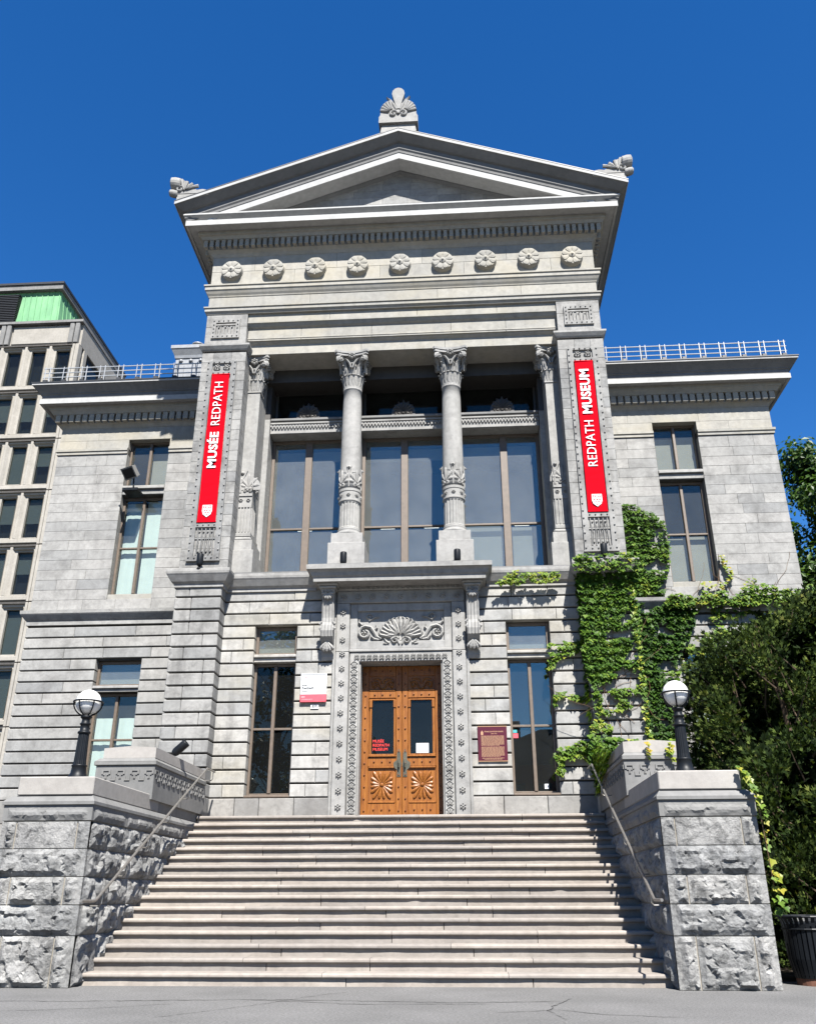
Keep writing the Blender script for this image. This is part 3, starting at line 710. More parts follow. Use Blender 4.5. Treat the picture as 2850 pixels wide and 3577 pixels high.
# ---------------------------------------------------------------- columns and portico
def ring_leaf(mb, cx, cy, ang, prof, ws, h=.02):
    c, s_ = math.cos(ang), math.sin(ang); V = []
    for (r, z), w in zip(prof, ws):
        V += [(cx+c*r-s_*w, cy+s_*r+c*w, z), (cx+c*(r+h), cy+s_*(r+h), z), (cx+c*r+s_*w, cy+s_*r-c*w, z),]
    k = len(prof); mb.add(V, [(i*3+j, i*3+j+1, (i+1)*3+j+1, (i+1)*3+j) for i in range(k-1) for j in range(2)])
def abacus(mb, cx, cy, hw, z0, z1, cut=.05, dip=.09, n=7):
    pts = []
    for q in range(4):
        for i in range(n):
            t = -1+2*i/(n-1); u = t*(hw-cut); v = hw-dip*(1-t*t)
            a = q*math.pi/2-math.pi/2
            pts.append((cx+math.cos(a)*v-math.sin(a)*u, cy+math.sin(a)*v+math.cos(a)*u))
    mb.prism([(x, y, z0) for x, y in pts], (0, 0, z1-z0))
def capital(cx, cy, r, z0, z1, parent, half=False):
    m = MB(); H = z1-z0
    if not half:
        m.lathe(cx, cy, [(r, z0), (r+.02, z0+.01), (r+.02, z0+.05), (r+.005, z0+.06), (r+.005, z0+.30), (r-.01, z0+.34), (r-.015, z0+.6), (r+.03, z0+.78), (r+.10, z1-.13)], 24)
    else:
        m.box(cx-r+.01, cx+r-.01, cy-r+.01, cy+r, z0, z1-.12)
        m.box(cx-r-.02, cx+r+.02, cy-r-.02, cy+r, z0+.01, z0+.05)
    n = 16
    def rad(a): return r if not half else r/max(abs(math.cos(a)), abs(math.sin(a)))
    for i in range(n):     # lower scalloped ring
        a = 2*math.pi*(i+.5)/n; q = rad(a)
        ring_leaf(m, cx, cy, a, [(q+.005, z0+.06), (q+.022, z0+.18), (q+.05, z0+.30), (q+.075, z0+.335), (q+.085, z0+.31)], [.030, .042, .044, .035, .015], .012)
    for i in range(8):     # acanthus ring
        a = 2*math.pi*i/8+math.pi/8*0; q = rad(a)
        ring_leaf(m, cx, cy, a, [(q, z0+.36), (q+.02, z0+.45), (q+.045, z0+.56), (q+.085, z0+.63), (q+.10, z0+.60)], [.075, .085, .075, .05, .02], .022)
        for t in (-.22, .22): ring_leaf(m, cx, cy, a+t, [(q, z0+.36), (q+.03, z0+.46), (q+.06, z0+.52)], [.02, .025, .01], .02)
    for i in range(4):     # corner volutes
        a = math.pi/4+i*math.pi/2
        ring_leaf(m, cx, cy, a, [(r+.0, z0+.50), (r+.06, z0+.62), (r+.14, z0+.72), (r+.21, z0+.77), (r+.235, z0+.72)], [.03, .045, .055, .05, .03], .03)
        c, s_ = math.cos(a), math.sin(a); V = []
        fr = lambda u, v, nn, c=c, s_=s_: (cx+c*(r+.12+u)-s_*nn, cy+s_*(r+.12+u)+c*nn, z1-.21+v)
        pts = [(-.10, -.20), (-.05, -.08)]+spiral(.075, 0, .085, .02, R(150), R(-330), 12)
        for sd in (1, -1):
            g = lambda u, v, nn, sd=sd, fr=fr: fr(u, v, sd*nn); m.leaf(g, pts, .026, .05, .02); m.dome(g, .075, 0, .04, .085, 8)
        m.tube([fr(.15*math.cos(t_)*.5+.075, .16*math.sin(t_)*.5, 0) for t_ in [R(d) for d in range(200, -60, -30)]], .045, 6)
    for q in range(4):     # centre flowers
        a = q*math.pi/2; c, s_ = math.cos(a), math.sin(a)
        fr = lambda u, v, nn, c=c, s_=s_: (cx+c*(r+.10+nn)-s_*u, cy+s_*(r+.10+nn)+c*u, z1-.13+v)
        for i in range(6): m.dome(fr, .058*math.cos(R(60*i+30)), .058*math.sin(R(60*i+30)), .034, .06, 7)
        m.dome(fr, 0, 0, .028, .085, 7)
        for sd in (-1, 1): m.leaf(fr, [(sd*.02, -.32), (sd*.05, -.20), (sd*.12, -.10), (sd*.19, -.07)], [.02, .028, .025, .01], .05, -.03)
    cp = m.build('capital', 'carve', parent, smooth=False)
    m = MB(); abacus(m, cx, cy, r+.185, z1-.12, z1-.06, .045); abacus(m, cx, cy, r+.205, z1-.058, z1, .05); m.build('abacus', 'carve', cp)
    return cp
ZCAP0, ZCAP1 = 12.0, 12.945
def col_relief(mb, fr, W, z0, z1, n):
    # alternating palmettes and lotus stalks along width W (full turn for columns)
    for i in range(n):
        u = -W/2+W*(i+.5)/n; s = W/n
        palmette(mb, fr, u, z0+.12, s*.42, (z1-z0)*.62, .03, 7)
        volute_pair(mb, fr, u, z0+.07, s*.13, .016, .028)
        for sd in (-1, 1):
            mb.leaf(fr, [(u+sd*s*.5, z0+.03), (u+sd*s*.48, z0+.25), (u+sd*s*.45, z1-.14), (u+sd*s*.36, z1-.03)], [.014, .016, .018, .010], .024)
        mb.dome(fr, u+s*.5, z1-.07, .045, .05, 8); mb.dome(fr, u+s*.5, z1-.07, .02, .07, 6)
def columns():
    for s_ in (-1, 1):
        cx, cy = s_*1.165, .90
        c = MB(); c.cbox(cx-.40, cx+.40, cy-.40, cy+.42, 7.37, 8.0, .008); c.cbox(cx-.345, cx+.345, cy-.345, cy+.36, 8.003, 8.24, .008)
        pl = c.build('column', 'carve', MUS)
        m = MB(); m.lathe(cx, cy, [(.27, 8.24), (.295, 8.25), (.305, 8.285), (.295, 8.32), (.27, 8.33), (.255, 8.345), (.25, 8.37), (.255, 8.385), (.255, 8.405), (.235, 8.42)], 32)
        m.build('base', 'carve', pl, True)
        m = MB(); m.lathe(cx, cy, [(.236, 8.41), (.236, 8.44), (.225, 8.47), (.225, 9.02), (.236, 9.05), (.236, 9.08)], 96, 0, lambda a, z: 1-.075*max(0, math.cos(a*18))*(8.45 < z < 9.04)); m.build('fluted_drum', 'carve', pl)
        m = MB(); m.lathe(cx, cy, [(.236, 9.07), (.252, 9.075), (.252, 9.11), (.242, 9.12), (.242, 9.30), (.254, 9.31), (.254, 9.37), (.236, 9.38)], 32)
        fr = lambda u, v, n, cx=cx, cy=cy: (cx+(.238+n)*math.cos(u/.24-math.pi/2), cy+(.238+n)*math.sin(u/.24-math.pi/2), v)
        for i in range(8):
            u = 2*math.pi*.24*i/8
            for k in range(6): m.dome(fr, u+.03*math.cos(k*1.047), 9.21+.03*math.sin(k*1.047), .018, .03, 5)
            m.dome(fr, u, 9.21, .018, .045, 6)
        m.build('rosette_band', 'carve', pl)
        m = MB(); col_relief(m, fr, 2*math.pi*.24, 9.37, 9.95, 4); m.build('palmette_band', 'carve', pl)
        m = MB(); m.lathe(cx, cy, [(.236, 9.37), (.236, 9.6), (.233, 10.2), (.228, 10.9), (.215, 11.7), (.207, 11.96), (.222, 11.97), (.222, 12.01)], 40); m.build('shaft', 'carve', pl, True)
        capital(cx, cy, .205, ZCAP0, ZCAP1, pl)
        # antae against the piers
        ax, ay, hw = s_*3.525, .96, .165
        c = MB(); c.cbox(s_*3.22, s_*3.72, .66, 1.5, 7.37, 7.95, .008); c.cbox(s_*3.27, s_*3.705, .70, 1.5, 7.953, 8.20, .008)
        pa = c.build('pilaster', 'carve', MUS)
        m = MB(); m.cbox(s_*3.31, s_*3.70, .735, 1.48, 8.20, 8.29, .03); m.cbox(s_*3.335, s_*3.70, .757, 1.48, 8.29, 8.40, .02); m.build('base', 'carve', pa)
        m = MB(); m.box(s_*3.365, s_*3.695, .80, 1.45, 8.39, ZCAP1-.1); m.build('shaft', 'carve', pa)
        f = FR(.80, 1, s_*3.53, 0); m = MB()
        for i in range(5):
            u = -.14+i*.07; m.fbox(f, u-.013, u+.013, 8.42, 9.02, -.005, .02)
        m.fbox(f, -.167, .167, 9.02, 9.10, -.005, .022); m.fbox(f, -.167, .167, 9.30, 9.36, -.005, .022)
        for u in (-.085, .085):
            for k in range(6): m.dome(f, u+.03*math.cos(k*1.047), 9.20+.03*math.sin(k*1.047), .018, .03, 5)
        palmette(m, f, .06, 9.5, .14, .36, .03, 7); volute_pair(m, f, .05, 9.43, .05, .016, .028)
        m.leaf(f, [(-.13, 9.38), (-.12, 9.6), (-.05, 9.8), (.02, 9.93)], [.018, .022, .024, .01], .03); m.leaf(f, [(-.11, 9.38), (-.12, 9.6), (-.15, 9.85)], [.018, .022, .012], .03); m.dome(f, -.09, 9.88, .045, .05, 8)
        sgn = -s_; g = FX(s_*3.365, sgn, 0, 0)
        palmette(m, g, 1.02, 9.5, .14, .36, .03, 7)
        for i in range(5): m.fbox(g, .84+i*.07-.013, .84+i*.07+.013, 8.42, 9.02, -.005, .02)
        m.build('relief', 'carve', pa)
        m = MB(); cp = capital(s_*3.53, .965, .165, ZCAP0+.0, ZCAP1, pa, True)
columns()

def portico_windows():
    y = 1.90
    # jambs and head wall
    bk = wall_open(MB(), -3.75, 3.75, 7.0, 13.3, y+.12, y+.40, [(-3.24, -1.22, 7.3, 12.85), (-1.02, 1.02, 7.3, 12.85), (1.22, 3.24, 7.3, 12.85)]).build('portico_wall', 'stone', MUS)
    for s_ in (-1, 1):  # jambs split at the shade line; upper stone coloured near black as shade
        MB().cbox(s_*3.245, s_*3.74, 1.46, y+.13, 7.372, 11.66, .01).build('jamb', 'carve', bk); MB().cbox(s_*3.245, s_*3.74, 1.47, y+.13, 11.662, 12.61, .01).build('shaded_jamb', 'shadedark', bk)
        MB().cbox(s_*1.03, s_*1.21, 1.52, y+.13, 7.372, 11.66, .01).build('jamb', 'carve', bk); MB().cbox(s_*1.03, s_*1.21, 1.53, y+.13, 11.662, 12.61, .01).build('shaded_jamb', 'shadedark', bk)
    MB().box(-3.72, 3.72, .64, 2.3, 12.965, 13.05).build('portico_ceiling', 'ent', bk)
    MB().box(-3.72, 3.72, 1.32, y+.11, 12.60, 12.962).build('head_beam', 'shadedark', bk)  # beam coloured near black to deepen the shade under the ceiling
    bays = [(-3.24, -1.215, -2.33), (-1.025, 1.025, 0.0), (1.215, 3.24, 2.38)]
    for bi, (x0, x1, xm) in enumerate(bays):
        # transom with checker of small blocks and an anthemion on top
        t = MB().cbox(x0+.006, x1-.006, 1.52, y+.1, 11.28, 11.66, .01).build('window_transom', 'carve', bk)
        MB().cbox(x0+.006, x1-.006, 1.47, y, 11.61, 11.68, .012).build('transom_moulding', 'capdark', t)
        MB().cbox(x0+.006, x1-.006, 1.49, 1.6, 11.53, 11.575, .006).build('transom_moulding', 'carve', t)
        ck = MB(); n = 26; w = (x1-x0-.02)/n
        for i in range(n):
            ck.box(x0+.01+i*w, x0+.01+i*w+w*.52, 1.485, 1.53, 11.455, 11.50); ck.box(x0+.01+(i+.48)*w, x0+.01+(i+1)*w, 1.485, 1.53, 11.405, 11.455)
        ck.build('checker_blocks', 'carve', t, kind='stuff')
        f = FR(1.54, 1, xm, 0); a = MB(); palmette(a, f, 0, 11.76, .27, .36, .05, 11); volute_pair(a, f, 0, 11.73, .11, .03, .05)
        a.fpoly(f, [(-.25, 11.67), (.25, 11.67), (.22, 11.84), (.13, 11.99), (0, 12.06), (-.13, 11.99), (-.22, 11.84)], -.06, .01); a.build('anthemion', 'shadedark', t)  # carving coloured dark to stand for the shade above the transom
        window(MUS, x0+.004, x1-.004, 7.38, 11.275, y, (xm,), (8.93,), .075, mw=.17)
        window(MUS, x0+.004, x1-.004, 11.69, 12.80, y+.02, (), (), .06, glass='glassdark', fmat='shadedark')  # frame and glass darkened to deepen the shade up here
    # interior hall with lit tubes and pale far wall
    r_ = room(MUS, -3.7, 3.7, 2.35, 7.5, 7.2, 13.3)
    for x in (-2.8, -1.6, -.6, .55, 1.75, 2.9):
        MB().cbox(x-.19, x+.19, 4.2, 4.30, 9.86, 9.895, .005).build('tube_lamp', 'tube', r_)
    for x0, x1, z0, z1 in ((-3.2, -1.25, 9.0, 9.02),): pass
    # grey blinds drawn partly in the portico bays
    for (x0, x1, z0, z1) in ((1.30, 2.25, 7.4, 9.0), (2.5, 2.95, 7.4, 8.9)):
        MB().box(x0, x1, 2.08, 2.09, z0, z1).build('blind', 'blind', r_)
    for (x0, x1, z0, z1) in ((-3.15, -1.3, 11.0, 11.25), (-.95, .95, 10.95, 11.25), (1.3, 3.1, 11.0, 11.25)):
        MB().box(x0, x1, 2.3, 2.31, z0-.12, z1-.1).build('valance', 'roomlight', r_)
portico_windows()

# ---------------------------------------------------------------- door, surround, canopy
def doorway():
    y = RW
    jam = MB(); wall_open(jam, -1.40, 1.40, 2.36, 7.1, y+.02, y+.45, [(-.85, .85, 2.36, 5.43)]); sur = jam.build('door_surround', 'carve', MUS)
    for s_ in (-1, 1):
        MB().cbox(s_*1.06, s_*1.335, y-.09, y+.1, 2.38, 5.62, .012).build('pilaster_strip', 'carve', sur)
        MB().cbox(s_*1.06, s_*1.335, y-.088, y+.1, 5.624, 6.66, .012).build('pilaster_strip', 'carve', sur)
        MB().cbox(s_*1.337, s_*1.40, y-.05, y+.1, 2.38, 6.9, .012).build('edge_moulding', 'carve', sur)
        MB().cbox(s_*.852, s_*1.045, y-.03, y+.25, 2.38, 5.615, .008).build('door_architrave', 'carve', sur)
        MB().cbox(s_*.822, s_*.850, y+.02, y+.38, 2.38, 5.43, .006).build('door_jamb', 'carve', sur)
    MB().cbox(-1.335, 1.335, y-.092, y+.1, 6.664, 6.93, .012).build('lintel', 'carve', sur)
    MB().cbox(-1.0455, 1.0455, y-.028, y+.25, 5.432, 5.62, .008).build('door_architrave', 'carve', sur)
    # frame around the overdoor panel
    for a in ((-1.055, -.90, 5.69, 6.66), (.90, 1.055, 5.69, 6.66)): MB().cbox(a[0], a[1], y-.03, y+.05, a[2], a[3], .008).build('panel_frame', 'carve', sur)
    MB().cbox(-.90, .90, y-.031, y+.05, 5.69, 5.85, .008).build('panel_frame', 'carve', sur); MB().cbox(-.90, .90, y-.031, y+.05, 6.50, 6.66, .008).build('panel_frame', 'carve', sur)
    MB().cbox(-1.057, 1.057, y-.06, y+.05, 5.625, 5.688, .012).build('panel_sill', 'carve', sur)
    f = FR(y+.02, 1, 0, 0); a = MB()
    palmette(a, f, 0, 5.93, .40, .48, .11, 11)
    for s_ in (-1, 1):
        g = FR(y+.02, s_, 0, 0)
        for i in range(7):
            an = R(4+i*13); L = .40
            a.leaf(g, [(.02+.06*math.cos(an), 5.95+.06*math.sin(an)), (.02+.2*math.cos(an-.15), 5.95+.2*math.sin(an-.15)), (.02+L*math.cos(an), 5.95+L*.95*math.sin(an)), (.02+L*1.08*math.cos(an+.12), 5.95+L*math.sin(an+.12))], [.02, .035, .045, .02], .10, .0)
        a.leaf(g, [(.40, 5.90), (.50, 5.95), (.55, 6.05), (.62, 6.15), (.74, 6.18)]+spiral(.74, 6.03, .15, .05, R(90), R(-250), 12), [.04]*5+[.034]*12, .07)
        a.leaf(g, [(.45, 5.88), (.55, 5.90), (.62, 5.96)], [.03, .035, .015], .06); a.leaf(g, [(.56, 6.08), (.50, 6.14), (.52, 6.2)], [.02, .03, .01], .06)
        a.leaf(g, [(.80, 6.2), (.87, 6.26), (.86, 6.33)], [.03, .03, .01], .06)
        for k in range(7): petal(a, g, .74, 6.03, k*.9, .055, .022, .06, 0, .025)
        a.dome(g, .74, 6.03, .03, .07, 8)
        a.leaf(g, [(.66, 6.30), (.55, 6.36), (.45, 6.38)]+spiral(.66, 6.38, .08, .02, R(180), R(-200), 9), .02, .04)
        a.leaf(g, spiral(.12, 5.86, .085, .02, R(160), R(-280), 12), .024, .10); a.leaf(g, [(.03, 5.78), (.06, 5.86), (.10, 5.95)], [.03, .04, .02], .09)
        a.leaf(g, [(.24, 5.80), (.30, 5.84), (.34, 5.90)], [.03, .04, .01], .09); a.leaf(g, [(.28, 5.79), (.36, 5.80)], [.03, .015], .08)
    a.build('carved_panel', 'carve', sur)
    # rosettes up the strips and across the lintel
    fr = FR(y-.09, 1, 0, 0); r0 = rosette_mb(fr, 0, 0, .062, .04, 6); first = None
    spots = [(s_*1.195, 6.47-.298*i) for s_ in (-1, 1) for i in range(14)]+[(-1.18+i*.295, 6.79) for i in range(9)]
    for (x, z) in spots:
        if first is None: first = r0.build('flower_boss', 'carve', sur); l0 = WL[first.name].copy(); first.location = Vector((x, l0.y, z+l0.z))-WL[sur.name]
        else: at(first, (x, l0.y, z+l0.z), sur)
    # carved vine border
    a = MB(); f = FR(y-.03, 1, 0, 0)
    for s_ in (-1, 1):
        for i in range(19):
            z = 2.47+i*.158
            palmette(a, f, s_*.948, z+.02, .06, .085, .03, 5); volute_pair(a, f, s_*.948, z+.005, .028, .010, .025)
            a.leaf(f, [(s_*.948-.07, z+.07), (s_*.948, z+.125), (s_*.948+.07, z+.07)], .010, .025)
    for i in range(15):
        x = -.9+i*1.8/14; palmette(a, f, x, 5.515, .06, .075, .03, 7); volute_pair(a, f, x, 5.485, .027, .010, .025)
    a.build('carved_border', 'carve', sur, kind='stuff')
    # the doors
    yd = 1.08; dr = MB(); wall_open(dr, -.825, .825, 2.43, 5.44, yd+.03, yd+.07, [(-.62, -.165, 3.64, 4.71), (.165, .62, 3.64, 4.71)]); door = dr.build('door', 'wood', MUS)
    MB().cbox(-.84, .84, yd-.12, yd+.1, 2.395, 2.45, .008).build('threshold', 'wood', door)
    for s_ in (-1, 1):
        sx = lambda a, b: (min(s_*a, s_*b), max(s_*a, s_*b))
        lf = MB()
        for (a, b, c, d) in ((.008, .125, 2.46, 5.42), (.68, .815, 2.46, 5.42)): x0, x1 = sx(a, b); lf.cbox(x0, x1, yd, yd+.05, c, d, .008)
        for (c, d) in ((2.46, 2.70), (3.40, 3.58), (4.76, 4.90), (5.22, 5.42)): x0, x1 = sx(.123, .682); lf.cbox(x0, x1, yd+.002, yd+.048, c, d, .008)
        leaf = lf.build('door_leaf', 'wood', door)
        x0, x1 = sx(.165, .64); m = MB()
        for (c, d) in ((2.70, 2.735), (3.365, 3.40), (3.60, 3.64), (4.90, 4.925), (4.71, 4.74)): m.cbox(x0-.03, x1+.03, yd-.012, yd+.03, c, d, .008)
        for (a, b) in ((.13, .17), (.615, .655)): q = sx(a, b); m.cbox(q[0], q[1], yd-.006, yd+.03, 3.63, 4.72, .006)
        for a in (.148, .637):
            q = sx(a-.03, a+.03); m.cbox(q[0], q[1], yd-.025, yd+.02, 4.56, 4.72, .01)
        m.cbox(*sx(.11, .68), yd-.03, yd+.03, 3.585, 3.605, .006)
        m.build('panel_moulding', 'wood', leaf)
        x0, x1 = sx(.168, .618); MB().box(x0, x1, yd+.03, yd+.036, 3.635, 4.715).build('pane', 'glassdark', leaf)
        kn = MB(); fk = FR(yd, 1, 0, 0)
        for i in range(13):
            z = 2.56+i*.225
            for a in (.067, .75): kn.dome(fk, s_*a, z, .018, .026, 8)
        for z in (2.58, 3.49, 4.83, 5.32):
            for a in (.24, .40, .56): kn.dome(fk, s_*a, z, .018, .026, 8)
        kn.build('knob', 'woodknob', leaf, kind='stuff')
        fan = MB(); g = FR(yd+.03, 1, s_*.40, 3.05)
        for i in range(16):
            an = 2*math.pi*(i+.5)/16; L = min(.235/max(.01, abs(math.cos(an))), .285/max(.01, abs(math.sin(an))))*.93
            petal(fan, g, 0, 0, an, L-.05, .036, .035, 0, .05)
        fan.dome(g, 0, 0, .045, .04, 12); fan.build('carved_fan', 'wood', leaf)
        sc = MB(); g = FR(yd+.03, 1, s_*.40, 5.06)
        for sd in (-1, 1):
            h_ = lambda u, v, n, sd=sd: g(sd*u, v, n)
            sc.leaf(h_, [(.0, -.12), (.05, -.09), (.09, -.02)]+spiral(.16, -.02, .075, .02, R(175), R(-260), 11), .016, .03); sc.leaf(h_, [(.02, .0), (.04, .07), (.10, .1), (.2, .09)], [.015, .02, .02, .006], .03); sc.leaf(h_, [(.17, -.10), (.21, -.05), (.235, .06)], [.015, .02, .006], .03)
        sc.build('carved_scroll', 'wood', leaf)
        hp = MB(); x = s_*.062; hp.fpoly(FR(yd, 1, x, 0), [(-.04, 3.20), (.04, 3.20), (.035, 3.33), (.10, 3.38), (.105, 3.47), (.04, 3.52), (.035, 3.66), (0, 3.74), (-.035, 3.66), (-.04, 3.52), (-.052, 3.45), (-.035, 3.33)] if s_ > 0 else [(.04, 3.20), (-.04, 3.20), (-.035, 3.33), (-.10, 3.38), (-.105, 3.47), (-.04, 3.52), (-.035, 3.66), (0, 3.74), (.035, 3.66), (.04, 3.52), (.052, 3.45), (.035, 3.33)], -.001, .012)
        h = hp.build('handle_plate', 'brass', leaf)
        MB().tube([(x, yd-.01, 3.36), (x, yd-.07, 3.38), (x, yd-.075, 3.45), (x, yd-.07, 3.52), (x, yd-.01, 3.54)], .014, 8).build('handle', 'brass', h)
    for i, (s, z) in enumerate((('MUSÉE', 3.895), ('REDPATH', 3.815), ('MUSEUM', 3.735))):
        text_mb(s, .078, .001, wallm(-.595, yd+.028, z), .001, 'LEFT').build('lettering', 'redtext', door)
    MB().box(.285, .535, yd+.026, yd+.029, 3.66, 3.85).build('paper_notice', 'paper', door)
    l = MB()
    for i in range(9): l.box(.31, .31+random.uniform(.12, .20), yd+.0245, yd+.0255, 3.81-i*.015, 3.815-i*.015)
    l.build('print_lines', 'greyprint', door, kind='stuff')
    room(MUS, -1.3, 1.3, 1.16, 4.5, 2.3, 6.6)
    # canopy on brackets
    W = 1.25
    cp = MB(); cp.sweep([(-W, RW+.1), (-W, RW), (W, RW), (W, RW+.1)], [(-.1, 6.99), (.20, 7.01), (.46, 7.015), (.47, 7.005), (.53, 7.005), (.535, 7.09), (.545, 7.10), (.565, 7.12), (.59, 7.19), (.63, 7.235), (.665, 7.24), (.67, 7.335), (-.1, 7.36)], 1)
    can = cp.build('door_canopy', 'carve', MUS)
    MB().box(-1.88, 1.88, RW-.62, RW+.6, 7.25, 7.362).build('canopy_slab', 'capdark', can)
    for s_ in (-1, 1): MB().box(s_*1.20, s_*1.77, RW-.48, RW+.03, 7.012, 7.27).build('canopy_end', 'carve', can)
    MB().cbox(-1.40, 1.40, RW-.14, RW+.05, 6.93, 7.05, .02).build('ovolo', 'carve', can)
    e = MB(); g = FR(RW-.13, 1, 0, 6.99)
    for i in range(26): 
        u = -1.3+i*.104; e.leaf(g, [(u+.03*math.cos(t), .045*math.sin(t)) for t in [R(d) for d in range(160, 390, 23)]], .009, .03); e.dome(g, u, 0, .02, .035, 7)
    e.build('egg_and_dart', 'carve', can, kind='stuff')
    for s_ in (-1, 1):
        x0, x1 = s_*1.50-.125, s_*1.50+.125
        prof = [(.72, 7.0), (.36, 7.0), (.345, 6.98), (.36, 6.90), (.41, 6.82), (.46, 6.66), (.49, 6.45), (.50, 6.32), (.48, 6.22), (.42, 6.14), (.38, 6.02), (.40, 5.90), (.48, 5.82), (.56, 5.76), (.61, 5.64), (.63, 5.52), (.66, 5.46), (.72, 5.46)]
        m = MB(); m.prism([(x0, y_, z) for y_, z in prof], (x1-x0, 0, 0)); br = m.build('bracket', 'carve', can)
        m = MB(); m.cbox(x0-.09, x1+.09, .27, .72, 6.965, 7.02, .02); m.cbox(x0-.05, x1+.05, .31, .72, 6.91, 6.963, .015)
        bp = [(6.90, .36), (6.82, .41), (6.66, .46), (6.45, .49), (6.32, .50), (6.22, .48), (6.14, .42), (6.02, .38), (5.90, .40)]
        for u in (-.10, -.035, .035, .10):
            V = []
            for z, yy in bp: V += [(s_*1.5+u-.026, yy+.01, z), (s_*1.5+u, yy-.022, z), (s_*1.5+u+.026, yy+.01, z)]
            m.add(V, [(i*3+j, i*3+j+1, (i+1)*3+j+1, (i+1)*3+j) for i in range(len(bp)-1) for j in range(2)])
        pal = lambda u, v, n: (s_*1.5+u, .385-.12*v-n, 6.79+v)
        for i in range(7): petal(m, pal, 0, .02, R(-90+(i-3)*30), .13, .028, .035)
        volute_pair(m, pal, 0, .05, .035, .012, .03)
        lf = lambda u, v, n: (s_*1.5+u, .52-n-.1*v, 5.70+v)
        for i in range(5): petal(m, lf, 0, .12, R(-90+(i-2)*20), .22, .04, .06)
        for sd in (-1, 1):
            for z in (6.22, 6.12): m.tube([(s_*1.5+sd*.115, .43, z), (s_*1.5+sd*.15, .45, z-.04), (s_*1.5+sd*.125, .47, z-.09)], [.02, .035, .015], 6)
            h_ = FX(s_*1.5+sd*.125, sd, 0, 0); m.leaf(h_, spiral(.47, 6.06, .075, .02, R(90), R(500), 12), .02, .02); m.leaf(h_, spiral(.46, 6.90, .085, .02, R(90), R(500), 12), .02, .02)
        m.build('bracket_carving', 'carve', br)
doorway()

